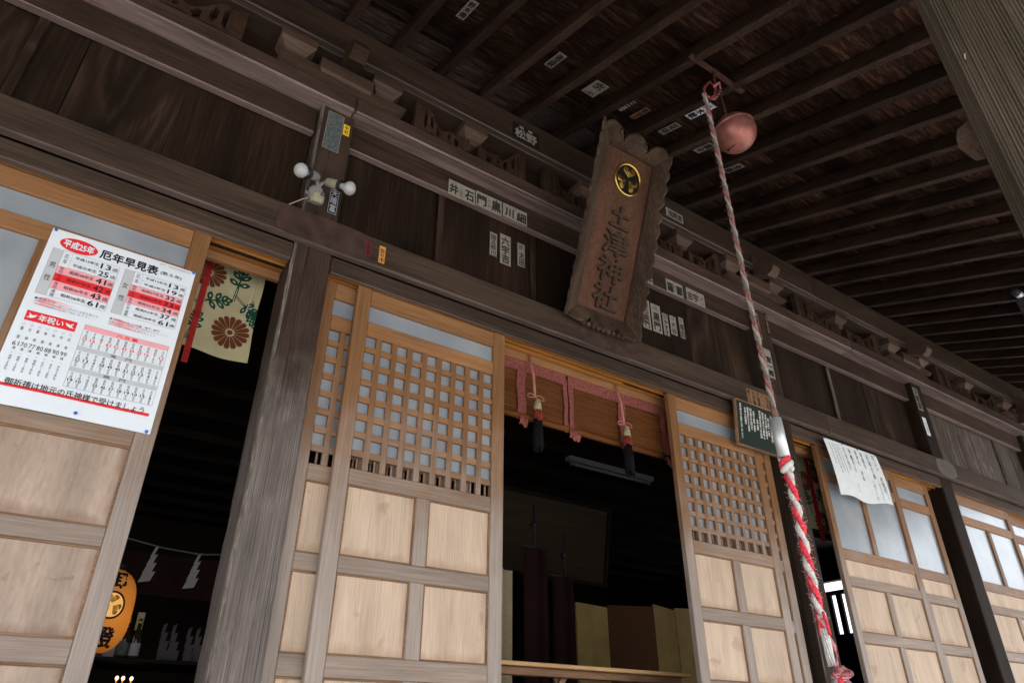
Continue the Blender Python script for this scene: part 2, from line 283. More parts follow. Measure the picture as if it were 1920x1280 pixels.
# ------------------------------------------------------------------ mesh builder
class MB:
    def __init__(s): s.v = []; s.f = []; s.sm = []
    def add(s, vs_, fs, smooth=False):
        o = len(s.v); s.v += [Vector(p) for p in vs_]
        s.f += [tuple(o + i for i in f) for f in fs]; s.sm += [smooth] * len(fs); return s
    def box(s, x0, x1, y0, y1, z0, z1, c=0.003):
        if c <= 0:
            vs_ = [(x, y, z) for x in (x0, x1) for y in (y0, y1) for z in (z0, z1)]
            return s.add(vs_, [(0, 1, 3, 2), (4, 6, 7, 5), (0, 4, 5, 1), (2, 3, 7, 6), (0, 2, 6, 4), (1, 5, 7, 3)])
        c = min(c, (x1 - x0) * .45, (y1 - y0) * .45, (z1 - z0) * .45)
        A = ((x0, x1), (y0, y1), (z0, z1)); vs_ = []; idx = {}
        for a in range(3):
            for i in (0, 1):
                for j in (0, 1):
                    for k in (0, 1):
                        t = (i, j, k); p = []
                        for ax in range(3):
                            q = A[ax][t[ax]]
                            if ax != a: q += c if t[ax] == 0 else -c
                            p.append(q)
                        idx[(a, t)] = len(vs_); vs_.append(p)
        fs = []
        for a in range(3):
            u, v = [x for x in range(3) if x != a]
            for sgn in (0, 1):
                q = []
                for (p1, p2) in ((0, 0), (1, 0), (1, 1), (0, 1)):
                    t = [0, 0, 0]; t[a] = sgn; t[u] = p1; t[v] = p2; q.append(idx[(a, tuple(t))])
                fs.append(tuple(q))
            for p1 in (0, 1):
                for p2 in (0, 1):
                    t0 = [0, 0, 0]; t0[u] = p1; t0[v] = p2; t1 = list(t0); t1[a] = 1
                    t0, t1 = tuple(t0), tuple(t1)
                    fs.append((idx[(u, t0)], idx[(u, t1)], idx[(v, t1)], idx[(v, t0)]))
        for i in (0, 1):
            for j in (0, 1):
                for k in (0, 1): fs.append(tuple(idx[(a, (i, j, k))] for a in range(3)))
        return s.add(vs_, fs)
    def prism(s, pts, axis, a0, a1, smooth=False):
        """pts: 2-d outline in the two other axes (cyclic order x,y,z), swept along axis"""
        n = len(pts); o = {'X': (1, 2, 0), 'Y': (0, 2, 1), 'Z': (0, 1, 2)}[axis]; vs_ = []
        for a in (a0, a1):
            for (p, q) in pts:
                w_ = [0, 0, 0]; w_[o[0]] = p; w_[o[1]] = q; w_[o[2]] = a; vs_.append(w_)
        fs = [tuple(range(n)), tuple(range(2 * n - 1, n - 1, -1))]
        s.add(vs_, fs)
        o_ = len(s.v) - 2 * n
        s.f += [(o_ + i, o_ + (i + 1) % n, o_ + n + (i + 1) % n, o_ + n + i) for i in range(n)]; s.sm += [smooth] * n
        return s
    def tube(s, path, r, n=8, cap=True, flat=1.0):
        path = [Vector(p) for p in path]; m = len(path); vs_ = []
        rf = r if callable(r) else (lambda t: r)
        up = Vector((0, 0, 1)); prev = None
        for i, p in enumerate(path):
            t = (path[min(i + 1, m - 1)] - path[max(i - 1, 0)]).normalized()
            if prev is None:
                a = t.cross(up)
                if a.length < .1: a = t.cross(Vector((1, 0, 0)))
                a.normalize()
            else:
                a = (prev - t * prev.dot(t)).normalized()
            prev = a; b = t.cross(a); rr = rf(i / max(1, m - 1))
            for k in range(n):
                th = 2 * math.pi * k / n
                vs_.append(p + a * math.cos(th) * rr + b * math.sin(th) * rr * flat)
        fs = [(i * n + k, i * n + (k + 1) % n, (i + 1) * n + (k + 1) % n, (i + 1) * n + k) for i in range(m - 1) for k in range(n)]
        s.add(vs_, fs, True)
        if cap:
            o = len(s.v) - len(vs_)
            s.f += [tuple(o + k for k in range(n)), tuple(o + (m - 1) * n + k for k in range(n))]; s.sm += [False, False]
        return s
    def lathe(s, prof, c, ax=(0, 0, 1), n=24, smooth=True):
        """prof: (radius, height) list round axis ax through c"""
        ax = Vector(ax).normalized(); a = ax.cross(Vector((0, 1, 0)))
        if a.length < .1: a = ax.cross(Vector((1, 0, 0)))
        a.normalize(); b = ax.cross(a); c = Vector(c); vs_ = []
        for (r, h) in prof:
            for k in range(n):
                th = 2 * math.pi * k / n
                vs_.append(c + ax * h + a * r * math.cos(th) + b * r * math.sin(th))
        fs = [(i * n + k, i * n + (k + 1) % n, (i + 1) * n + (k + 1) % n, (i + 1) * n + k) for i in range(len(prof) - 1) for k in range(n)]
        return s.add(vs_, fs, smooth)
    def grid(s, fn, nu, nv, smooth=True):
        vs_ = [fn(i / nu, j / nv) for j in range(nv + 1) for i in range(nu + 1)]
        fs = [(j * (nu + 1) + i, j * (nu + 1) + i + 1, (j + 1) * (nu + 1) + i + 1, (j + 1) * (nu + 1) + i) for j in range(nv) for i in range(nu)]
        return s.add(vs_, fs, smooth)
    def mesh(s, name, org=Vector((0, 0, 0)), recalc=True):
        me = bpy.data.meshes.new(name)
        me.from_pydata([tuple(p - org) for p in s.v], [], s.f)
        if any(s.sm): me.polygons.foreach_set('use_smooth', s.sm)
        if recalc:
            bm = bmesh.new(); bm.from_mesh(me); bmesh.ops.recalc_face_normals(bm, faces=bm.faces); bm.to_mesh(me); bm.free()
        return me

ORG = {}
def tag(o, label=None, cat=None, group=None, kind=None):
    if label: o['label'] = label
    if cat: o['category'] = cat
    if group: o['group'] = group
    if kind: o['kind'] = kind
    return o
def thing(name, label, cat, loc=(0, 0, 0), group=None):
    o = bpy.data.objects.new(name, None); col.objects.link(o); o.location = loc; o.empty_display_size = .1
    ORG[o] = Vector(loc); return tag(o, label, cat, group)
def part(name, mb, m, parent, label=None, kind=None, recalc=True):
    org = ORG[parent]; me = mb if isinstance(mb, bpy.types.Mesh) else mb.mesh(name, org, recalc)
    if not me.materials: me.materials.append(M[m] if isinstance(m, str) else m)
    o = bpy.data.objects.new(name, me); col.objects.link(o); o.parent = parent; ORG[o] = org
    tag(o, label=label, kind=kind); return o
def solo(name, mb, m, label, cat, loc=None, group=None, kind=None, recalc=True):
    loc = Vector(loc) if loc is not None else Vector((0, 0, 0))
    me = mb.mesh(name, loc, recalc); me.materials.append(M[m] if isinstance(m, str) else m)
    o = bpy.data.objects.new(name, me); col.objects.link(o); o.location = loc; ORG[o] = loc
    return tag(o, label, cat, group, kind)
def inst(name, me, parent, loc, label=None):
    """another piece sharing mesh data; loc is the offset in the thing's own space"""
    o = bpy.data.objects.new(name, me); col.objects.link(o); o.parent = parent; o.location = loc; ORG[o] = ORG[parent] + Vector(loc)
    if label: o['label'] = label
    return o
def kids(o): return [c for c in bpy.data.objects if c.parent == o]
def copy_thing(root, loc, label, ch=None):
    r = root.copy(); col.objects.link(r); r.location = loc; r['label'] = label; ORG[r] = Vector(loc)
    for c in kids(root):
        k = c.copy(); col.objects.link(k); k.parent = r
        for g in kids(c):
            q = g.copy(); col.objects.link(q); q.parent = k
    return r

# flat lettering: outlines filled as faces, in the x-y plane
_tc = {}
def glyphs(s, vertical=False, bold=0.0, res=2, spacing=1.0):
    k = (s, vertical, bold, res, spacing)
    if k in _tc: return _tc[k]
    cu = bpy.data.curves.new('lettering', 'FONT'); cu.resolution_u = res; cu.offset = bold
    cu.body = '\n'.join(s) if vertical else s
    cu.align_x = 'CENTER'; cu.align_y = 'CENTER'; cu.space_line = spacing if vertical else 1.0
    if not vertical: cu.space_character = spacing
    o = bpy.data.objects.new('lettering', cu); col.objects.link(o)
    bpy.context.view_layer.update()
    me = bpy.data.meshes.new_from_object(o.evaluated_get(bpy.context.evaluated_depsgraph_get()))
    vs_ = [v.co.copy() for v in me.vertices]; fs = [tuple(p.vertices) for p in me.polygons]
    bpy.data.objects.remove(o); bpy.data.curves.remove(cu); bpy.data.meshes.remove(me)
    if vs_:
        x0 = min(v.x for v in vs_); x1 = max(v.x for v in vs_); y0 = min(v.y for v in vs_); y1 = max(v.y for v in vs_)
        for v in vs_: v.x -= (x0 + x1) / 2; v.y -= (y0 + y1) / 2
        ext = (x1 - x0, y1 - y0)
    else: ext = (1, 1)
    _tc[k] = (vs_, fs, ext); return _tc[k]
def put_text(mb, s, cx, cy, w_, h_, fn, vertical=False, bold=0.0, res=2, rot=0, spacing=1.0, nrm=Vector((0, -1, 0))):
    """fit the lettering into a w x h box at (cx,cy) of a surface; fn(u,v) gives the 3-d point; bold doubles the strokes"""
    vs_, fs, (ex, ey) = glyphs(s, vertical, 0, res, spacing)
    if not vs_: return
    gx = bold * 1.1 * (w_ / ex); gy = bold * 1.1 * (h_ / ey)
    sh = [(0, 0)] if bold <= 0 else [(-gx, 0), (gx, 0), (0, gy), (0, -gy)]
    for k_, (ox, oy) in enumerate(sh):
        mb.add([fn(cx + ox + v.x / ex * w_, cy + oy + v.y / ey * h_) + nrm * (.00012 * k_) for v in vs_], fs)

# ================================================================== SETTING
g = MB().add([(-120, -120, 0), (120, -120, 0), (120, 120, 0), (-120, 120, 0)], [(0, 1, 2, 3)])
solo('ground', g, 'ground', None, None, kind='structure')
solo('stone_terrace', MB().box(-5, 13, -3.4, 8, .004, .35, .02), 'stone', None, None, kind='structure')

# ================================================================== THE HALL
T19 = math.tan(R(19.5))
hall = thing('shrine_hall', 'old dark timber shrine hall with pillars, lintels, rafters and deep eaves above the sliding doors', 'building', (0, 0, .35))
P = [(-1.74, -1.545), (.63, .825), (4.28, 4.475), (6.65, 6.852), (9.02, 9.22)]

def pillar_mesh(x0, x1, y0, y1, z0, z1, r, jit, seg=70):
    mb = MB(); prof = []
    for (cx, cy, a0) in ((x0 + r, y0 + r, 180), (x1 - r, y0 + r, 270), (x1 - r, y1 - r, 0), (x0 + r, y1 - r, 90)):
        for k in range(4): prof.append((cx, cy, R(a0 + k * 30)))
    rings = []
    for i in range(seg + 1):
        z = z0 + (z1 - z0) * i / seg; ring = []
        js = [1 + jit * (random.random() ** 2) for _ in range(4)]
        for k, (cx, cy, a) in enumerate(prof):
            rr = r * (2 - js[k // 4]) if jit else r
            ring.append((cx + math.cos(a) * rr, cy + math.sin(a) * rr, z))
        rings.append(ring)
    n = len(prof); vs_ = [p for rg in rings for p in rg]
    fs = [(i * n + k, i * n + (k + 1) % n, (i + 1) * n + (k + 1) % n, (i + 1) * n + k) for i in range(seg) for k in range(n)]
    fs += [tuple(range(n)), tuple(seg * n + k for k in range(n))]
    return mb.add(vs_, fs)
pm = ['pillar_dark', 'pillar', 'pillar_mid', 'pillar_dark', 'pillar_dark']
pl = [None, 'grey weathered pillar left of the lattice doors', 'brown pillar behind the bell rope', 'very dark narrow pillar between the glazed doors', None]
worn = wood('bare worn arris wood', (.04, .032, .026), (.12, .10, .085), (.27, .235, .205), axis='Z', freq=70, stretch=9, blotch=.5)
for k, (a, b_) in enumerate(P):
    po = part('pillar', pillar_mesh(a, b_, 0, .195, .38, 4.658, .015 if k == 1 else .013, .22 if k == 1 else .12), pm[k], hall, label=pl[k])
    if k in (1, 2):
        po.data.materials.append(worn); cx_ = a + .012
        for pg in po.data.polygons:
            c_ = pg.center
            if c_.x < (.016 if k == 1 else .008) + a and c_.y < (.016 if k == 1 else .008) and len(pg.vertices) == 4: pg.material_index = 1
# long horizontal members
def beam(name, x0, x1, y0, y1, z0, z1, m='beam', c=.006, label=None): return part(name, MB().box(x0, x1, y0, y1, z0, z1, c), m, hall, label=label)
for (a, b_) in ((-4, 4.9), (4.903, 9.6)): beam('lintel', a, b_, -.05, -.001, 3.69, 3.86, 'nageshi', .006)
bays = [(-4.0, -1.74), (-1.545, .63), (.825, 4.28), (4.475, 6.65), (6.852, 9.02)]
for k, (a, b_) in enumerate(bays):
    yb = .046 if k in (0, 1) else .026
    beam('door_head', a + .001, b_ - .001, .004, yb, 3.597, 3.689, 'nageshi', .003)
    beam('tie_beam', a + .001, b_ - .001, .05, .099, 4.48, 4.659, 'beam', .006)
    # new wood track over the doors
    y0 = yb + .002
    for (p, q, zz) in ((y0, y0 + .006, 3.598), (y0 + .038, y0 + .046, 3.597), (y0 + .078, y0 + .11, 3.597)):
        part('door_track', MB().box(a + .001, b_ - .001, p, q, zz, 3.689, .001), 'track', hall)
    part('track_back', MB().box(a + .001, b_ - .001, y0 + .112, .19, 3.555, 3.689, .003), 'rail', hall)
    part('groove_top', MB().box(a + .001, b_ - .001, y0 + .007, y0 + .077, 3.612, 3.688, 0), 'track', hall)
for (a, b_) in ((-4, .80), (.803, 5.6), (5.603, 9.7)):
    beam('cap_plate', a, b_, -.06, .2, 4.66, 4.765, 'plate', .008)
for (a, b_) in ((.803, 5.6), (5.603, 9.7)):
    beam('cap_bead', a, b_, -.048, -.018, 4.648, 4.659, 'beam', .002)
# nail covers: dark oval patches on the lintel over the pillars
def oval(cx, cz, rx, rz, y0, y1, n=30):
    pts = [(cx + rx * math.cos(2 * math.pi * i / n) , cz + rz * math.sin(2 * math.pi * i / n)) for i in range(n)]
    return MB().prism(pts, 'Y', y0, y1)
def superoval(cx, cz, rx, rz, y0, y1, n=36, e=.6):
    pts = []
    for i in range(n):
        a = 2 * math.pi * i / n; c_, s_ = math.cos(a), math.sin(a)
        pts.append((cx + rx * math.copysign(abs(c_) ** e, c_), cz + rz * math.copysign(abs(s_) ** e, s_)))
    return MB().prism(pts, 'Y', y0, y1)
NC = plain('dark nail cover wood', (.050, .029, .023), .7, var=.35, scale=14)
NC2 = plain('grey nail cover', (.10, .086, .08), .6, var=.2, scale=14)
part('nail_cover', superoval(.75, 3.776, .235, .0838, -.0525, -.049, e=.25), NC, hall, label='dark brown nail cover over the grey pillar')
part('nail_cover', superoval(2.62, 3.770, .24, .078, -.0525, -.049, e=.4), NC, hall, label='dark nail cover under the plaque')
part('nail_cover', superoval(6.72, 3.775, .17, .08, -.0535, -.049), NC2, hall, label='grey oval nail cover over the dark pillar')
# wall planks above the lintel
seams = [[-4, -3.3, -2.55, -1.74], [-1.545, -1.22, -.645, -.455, -.02, .63], [.825, 1.462, 2.14, 2.86, 3.59, 4.28], [4.475, 5.03, 5.37, 5.92, 6.28, 6.65], [6.852, 7.38, 7.62, 7.9, 8.42, 8.75, 9.02]]
for bi, ss in enumerate(seams):
    for k in range(len(ss) - 1):
        yo = random.choice((0, .004, .009, .013))
        part('wall_plank', MB().box(ss[k] + .0015, ss[k + 1] - .0015, .1 + yo, .135 + yo, 3.6, 4.66, .003), 'plank_grey' if (bi == 4) else ('plank_fig' if (bi, k) in ((1, 3), (1, 1), (3, 3), (2, 4)) else 'plank'), hall)
    if bi in (1, 2, 3):
        for xx in {1: (-.645,), 2: (1.455, 2.135), 3: (5.36,)}[bi]:
            part('batten', MB().box(xx - .02, xx + .02, .086, .1, 3.87, 4.478, .003), 'plank_grey' if bi == 3 else 'plank_fig', hall)
# frieze, brackets, purlin
beam('frieze_board', -4, 9.6, .085, .12, 4.767, 5.04, 'frieze', .002)
for (a, b_) in ((-4, 5.2), (5.203, 10.6)):
    beam('purlin', a, b_, -.06, .16, 5.042, 5.325, 'beam_dark', .012)
    part('purlin_chamfer', MB().prism([(-.063, 5.082), (-.0635, 5.072), (-.045, 5.0395), (-.038, 5.0395), (-.0595, 5.082)], 'X', a, b_), 'beam_pale', hall)
def bearing_block(name, cx, w_, z0, z1, yf, yb, taper=.046):
    zt = z0 + (z1 - z0) * .58; t = taper
    mb = MB()
    n0 = len(mb.v)
    rows = [(z1, 0), (zt, 0), (z0 + (z1 - z0) * .3, t * .75), (z0, t)]
    vs_ = []
    for (z, i) in rows:
        vs_ += [(cx - w_ / 2 + i, yf + i * 1.25, z), (cx + w_ / 2 - i, yf + i * 1.25, z), (cx + w_ / 2 - i, yb, z), (cx - w_ / 2 + i, yb, z)]
    fs = [(r * 4 + k, r * 4 + (k + 1) % 4, (r + 1) * 4 + (k + 1) % 4, (r + 1) * 4 + k) for r in range(3) for k in range(4)] + [(0, 1, 2, 3), (12, 13, 14, 15)]
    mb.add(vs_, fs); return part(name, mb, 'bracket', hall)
for k, (a, b_) in enumerate(P):
    cx = (a + b_) / 2
    # boat-shaped arm
    pts = [(cx - .38, 4.9), (cx - .38, 4.875), (cx - .34, 4.845), (cx - .27, 4.822), (cx - .2, 4.815), (cx + .2, 4.815), (cx + .27, 4.822), (cx + .34, 4.845), (cx + .38, 4.875), (cx + .38, 4.9)]
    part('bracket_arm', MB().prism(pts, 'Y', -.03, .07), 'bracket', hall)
    bearing_block('great_block', cx, .32, 4.767, 4.965, -.045, .084, .045)
    bearing_block('bearing_block', cx - .30, .2, 4.902, 5.04, -.058, .08)
    bearing_block('bearing_block', cx + .245, .19, 4.902, 5.04, -.058, .08)
    # nose of the cross beam curling out over the block
    pr = [(-.045, 4.967), (-.12, 4.93), (-.17, 4.905), (-.215, 4.925), (-.235, 4.965), (-.22, 5.01), (-.19, 5.035), (-.15, 5.06), (-.10, 5.12), (-.062, 5.17)]
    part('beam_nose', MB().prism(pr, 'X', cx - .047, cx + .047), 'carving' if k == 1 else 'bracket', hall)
def strut(cx, hw):
    """openwork carved strut: two scrolling legs with holes either side of a small block"""
    for s in (-1, 1):
        X = lambda t: cx + s * t * hw
        # leg as a band bounded above and below, broken by holes
        top = [(0.08, 4.895), (.22, 4.90), (.38, 4.885), (.52, 4.87), (.66, 4.93), (.8, 5.0), (.97, 5.03)]
        bot = [(0.08, 4.80), (.2, 4.79), (.34, 4.79), (.46, 4.80), (.60, 4.80), (.78, 4.80), (.98, 4.775)]
        hole = [(.24, .34), (.40, .46), (.56, .63), (.70, .75), (.80, .84)]
        def interp(c_, t):
            for (a, b_) in zip(c_, c_[1:]):
                if a[0] <= t <= b_[0]: return a[1] + (b_[1] - a[1]) * (t - a[0]) / (b_[0] - a[0])
            return c_[-1][1] if t > c_[-1][0] else c_[0][1]
        ts = [.08 + .9 * i / 44 for i in range(45)]
        mb = MB()
        for t0, t1 in zip(ts, ts[1:]):
            tm = (t0 + t1) / 2
            def q(ta, tb, f0, f1, y0, y1):
                za0 = interp(bot, ta); za1 = interp(top, ta); zb0 = interp(bot, tb); zb1 = interp(top, tb)
                vs_ = [(X(ta), y, za0 + (za1 - za0) * f) for y in (y0, y1) for f in (f0, f1)] + [(X(tb), y, zb0 + (zb1 - zb0) * f) for y in (y0, y1) for f in (f0, f1)]
                mb.add(vs_, [(0, 1, 3, 2), (4, 6, 7, 5), (0, 4, 5, 1), (2, 3, 7, 6), (0, 2, 6, 4), (1, 5, 7, 3)])
            h = next((hh for hh in hole if hh[0] <= tm <= hh[1]), None)
            yj = -.03 - .012 * math.sin(t0 * 19)
            if h:
                u_ = (tm - h[0]) / (h[1] - h[0]); g_ = .30 * math.sqrt(max(0, 1 - (2 * u_ - 1) ** 2)) + .06
                q(t0, t1, 0, .5 - g_, yj, .02); q(t0, t1, .5 + g_, 1, yj, .02)
            else: q(t0, t1, 0, 1, yj, .02)
        part('carved_strut_leg', mb, 'carving', hall)
    bearing_block('bearing_block', cx, .18, 4.90, 5.04, -.058, .08, .04)
for (cx, hw) in ((-.46, .62), (1.59, .42), (2.55, .40), (3.50, .44), (5.56, .66), (7.93, .66)): strut(cx, hw)

# rafters and roof boards
ZR = 5.34
def roofz(y, up=0): return ZR + (y + .06) * T19 + up
ya, yb = .35, -4.3  # outer end is unseen, lengthened to keep sky light off the upper wall
RH = .10
rp = [(ya, roofz(ya)), (yb, roofz(yb)), (yb, roofz(yb, .079)), (ya, roofz(ya, .079))]
rm = MB(); c = .004
rm.prism([(ya, roofz(ya) - .35), (yb, roofz(yb) - .35), (yb, roofz(yb, RH) - .35), (ya, roofz(ya, RH) - .35)], 'X', 0, .052)
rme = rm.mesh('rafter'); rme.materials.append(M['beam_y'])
bmx = bmesh.new(); bmx.from_mesh(rme)
bmesh.ops.bevel(bmx, geom=[e for e in bmx.edges if abs(e.verts[0].co.x - e.verts[1].co.x) < 1e-5 and abs(e.verts[0].co.y - e.verts[1].co.y) > 1], offset=.004, segments=1, affect='EDGES')
bmx.to_mesh(rme); bmx.free()
k = -20
while 2.6 + .3245 * k < 10.8:
    xx = 2.6 + .3245 * k
    if xx > -3.9: inst('rafter', rme, hall, (xx + random.uniform(-.004, .004), 0, random.uniform(-.002, .0)))
    k += 1
# roof boards lie across the rafters, each lapping the next like weatherboard
BW = .182; blen = 1.947
def board_mesh(tilt):
    # y runs down the slope from 0; local frame later shifted
    mb = MB(); d = BW * math.cos(R(19.5))
    lap = .02
    y0, y1 = 0, -(d + lap)
    z0, z1 = tilt, (y1) * T19 - .002
    mb.prism([(y0, z0), (y1, z1), (y1, z1 + .014), (y0, z0 + .014)], 'X', .0015, blen - .0015)
    return mb.mesh('roof_board')
bms = [board_mesh(t) for t in (.004, .012, .021)]
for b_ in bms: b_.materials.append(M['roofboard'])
y = .34; row = 0
while y > -4.25:
    x = -3.9 - random.choice((0, .3245 * 2, .3245 * 4))
    while x < 10.8:
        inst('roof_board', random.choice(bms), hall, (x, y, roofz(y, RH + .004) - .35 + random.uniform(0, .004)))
        x += blen
    y -= BW * math.cos(R(19.5)); row += 1
part('roof_covering', MB().prism([(3.5, roofz(3.5, .15)), (-4.34, roofz(-4.34, .15)), (-4.34, roofz(-4.34, .28)), (3.5, roofz(3.5, .35))], 'X', -4.2, 11.2), 'rooftop', hall)
part('eave_fascia', MB().box(-4.1, 11.1, -4.34, -4.302, roofz(-4.3) - .03, roofz(-4.3) + .12, .004), 'beam', hall)
part('roof_covering', MB().prism([(3.5, roofz(3.5, .15)), (9, roofz(3.5, .15) - 2), (9, roofz(3.5, .35) - 2), (3.5, roofz(3.5, .35))], 'X', -4.2, 11.2), 'rooftop', hall)

# ridged porch pillar close to the camera, with a short nose and the outer beam it carries
def ridged(x0, x1, y0, y1, ch, z0, z1):
    rnd = random.Random(3); pts = []
    def run(a, b_, nrm, n):
        for i in range(n):
            t = i / n; d_ = -.0022 * abs(math.sin(t * n * .5 * math.pi)) * rnd.uniform(.3, 1.3)
            pts.append((a[0] + (b_[0] - a[0]) * t + nrm[0] * d_, a[1] + (b_[1] - a[1]) * t + nrm[1] * d_))
    run((x0, y1 - ch), (x0, y0 + ch), (-1, 0), 74)
    run((x0, y0 + ch), (x0 + ch, y0), (-.7, -.7), 8)
    run((x0 + ch, y0), (x1 - ch, y0), (0, -1), 40)
    pts += [(x1, y0 + ch), (x1, y1 - ch)]
    run((x1 - ch, y1), (x0 + ch, y1), (0, 1), 40)
    pts.append((x0 + ch, y1)); pts.append((x0 + ch * .9, y1 - .001)); 
    run((x0 + ch * .85, y1 - .003), (x0 + .006, y1 - ch + .004), (-.7, .7), 9)
    pts.append((x0 + .007, y1 - ch + .003)); pts.append((x0 + .007, y1 - ch - .004))
    return MB().prism(pts, 'Z', z0, z1)
part('porch_pillar', ridged(1.30, 1.585, -2.79, -2.505, .034, .352, 4.40), 'porch', hall, label='big ridged grey porch pillar with grooved corner')
part('pillar_nose', MB().prism([(-2.504, 2.672), (-2.482, 2.668), (-2.466, 2.676), (-2.457, 2.695), (-2.46, 2.72), (-2.468, 2.74), (-2.504, 2.75)], 'X', 1.385, 1.43), 'bracket', hall)
part('staple', MB().tube([(1.3012, -2.5505, 2.818), (1.2975, -2.5525, 2.823), (1.2975, -2.5535, 2.829), (1.3012, -2.5545, 2.832)], .0016, 6), 'slip', hall)
beam('outer_beam', -4, 10.6, -2.76, -2.54, 4.20, 4.40, 'beam', .01)
beam('corner_beam', 9.0, 9.1, -.9, .0, 4.78, 4.93, 'plate', .006)

# floor, veranda, inner room
for k in range(6):
    part('veranda_board', MB().box(-4, 9.6, -1.2 + .2 * k + .001, -1.2 + .2 * k + .198, 1.16, 1.2, .003), 'deck', hall)
for xx in (-3.9, -1.64, .72, 4.37, 6.75, 9.1): part('veranda_post', MB().box(xx - .06, xx + .06, -1.15, -1.03, .352, 1.158, .005), 'pillar_dark', hall)
part('sill', MB().box(-4, 9.6, .001, .19, 1.202, 1.325, .004), 'nageshi', hall)
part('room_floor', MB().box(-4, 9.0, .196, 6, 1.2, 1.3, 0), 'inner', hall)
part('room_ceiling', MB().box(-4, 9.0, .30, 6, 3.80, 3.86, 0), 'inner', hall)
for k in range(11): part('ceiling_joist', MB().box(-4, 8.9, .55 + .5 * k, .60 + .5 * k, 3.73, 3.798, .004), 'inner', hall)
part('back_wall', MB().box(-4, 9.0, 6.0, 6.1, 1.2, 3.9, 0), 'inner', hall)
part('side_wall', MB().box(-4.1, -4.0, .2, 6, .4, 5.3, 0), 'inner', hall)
# right side wall with a barred window: the daylight seen between pillar and door
wy0, wy1, wz0, wz1 = 1.2, 4.4, 2.80, 3.46
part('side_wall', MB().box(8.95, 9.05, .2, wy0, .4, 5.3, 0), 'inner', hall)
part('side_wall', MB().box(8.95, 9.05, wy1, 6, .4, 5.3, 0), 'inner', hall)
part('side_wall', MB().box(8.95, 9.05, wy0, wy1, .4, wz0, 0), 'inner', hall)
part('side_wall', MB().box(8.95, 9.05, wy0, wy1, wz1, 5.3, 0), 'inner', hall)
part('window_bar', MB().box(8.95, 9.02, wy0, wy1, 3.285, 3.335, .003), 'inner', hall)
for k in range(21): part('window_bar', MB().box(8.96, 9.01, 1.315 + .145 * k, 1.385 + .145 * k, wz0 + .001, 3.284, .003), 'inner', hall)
solo('garden_ground_beyond', MB().box(9.8, 30, -3, 12, .006, .02, 0), 'ground', None, None, kind='structure')

# ================================================================== SLIDING DOORS
ZB = 1.327; ZT = 3.598
def frame_bits(t, name, mbx, m): return part(name, mbx, m, t)
def moulding(x0, x1, z0, z1, y0, y1, wd=.007):
    mb = MB()
    mb.box(x0, x1, y0, y1, z1 - wd, z1, .001); mb.box(x0, x1, y0, y1, z0, z0 + wd, .001)
    mb.box(x0, x0 + wd, y0 + .0005, y1, z0 + wd, z1 - wd, .001); mb.box(x1 - wd, x1, y0 + .0005, y1, z0 + wd, z1 - wd, .001)
    return mb
def lattice_door(x, y, label):
    t = thing('sliding_door', label, 'sliding door', (x, y, ZB), 'lattice sliding doors of the middle bay')
    W = .896; D = .034
    def b(x0, x1, z0, z1, y0=0, y1=D, c=.003): return MB().box(x + x0, x + x1, y + y0, y + y1, z0, z1, c)
    part('stile', b(0, .0735, ZB, ZT), 'stile', t); part('stile', b(W - .0745, W, ZB, ZT), 'stile', t)
    xi0, xi1 = .0745, W - .0755
    for (z0, z1) in ((3.505, 3.596), (3.33, 3.408), (2.572, 2.645), (2.195, 2.265), (1.805, 1.885), (1.42, 1.49), (ZB, 1.375)):
        part('rail', b(xi0, xi1, z0, z1, .0015), 'rail', t)
    part('pane', b(xi0, xi1, 3.409, 3.504, .018, .021, 0), 'glass', t)
    part('pane', b(xi0, xi1, 2.728, 3.329, .0225, .0255, 0), 'glass', t)
    o, bw = .0565, .0295; orow, br = .059, .0304
    me = MB().box(0, .0295, 0, .016, 0, .683, .0012).mesh('lattice_bar'); me.materials.append(M['stile'])
    for k in range(8): inst('lattice_bar', me, t, (.0745 + o + k * (o + bw), .0035, 2.646 - ZB))
    mh = MB().box(0, .743, 0, .012, 0, .0304, .0012).mesh('lattice_bar'); mh.materials.append(M['rail'])
    for k in range(7): inst('lattice_bar', mh, t, (.0755, .0055, 3.33 - (k + 1) * orow - (k + 1) * br + .0 - ZB))
    mv = MB().box(0, .009, 0, .008, 0, .078, .001).mesh('vent_bar'); mv.materials.append(M['rail'])
    for k in range(9): inst('vent_bar', mv, t, (.0745 + o * .62 + k * (o + bw), .026, 2.647 - ZB))
    for (z0, z1) in ((2.2655, 2.5715), (1.8855, 2.1945), (1.4905, 1.8045)):
        part('mid_stile', b(.414, .482, z0, z1, .001), 'stile', t)
        for (x0, x1) in ((xi0, .4135), (.4825, xi1)):
            part('moulding', moulding(x + x0, x + x1, z0, z1, y + .006, y + .016), 'mould', t)
            part('panel', b(x0, x1, z0, z1, .013, .018, 0), 'panel' , t)
    return t
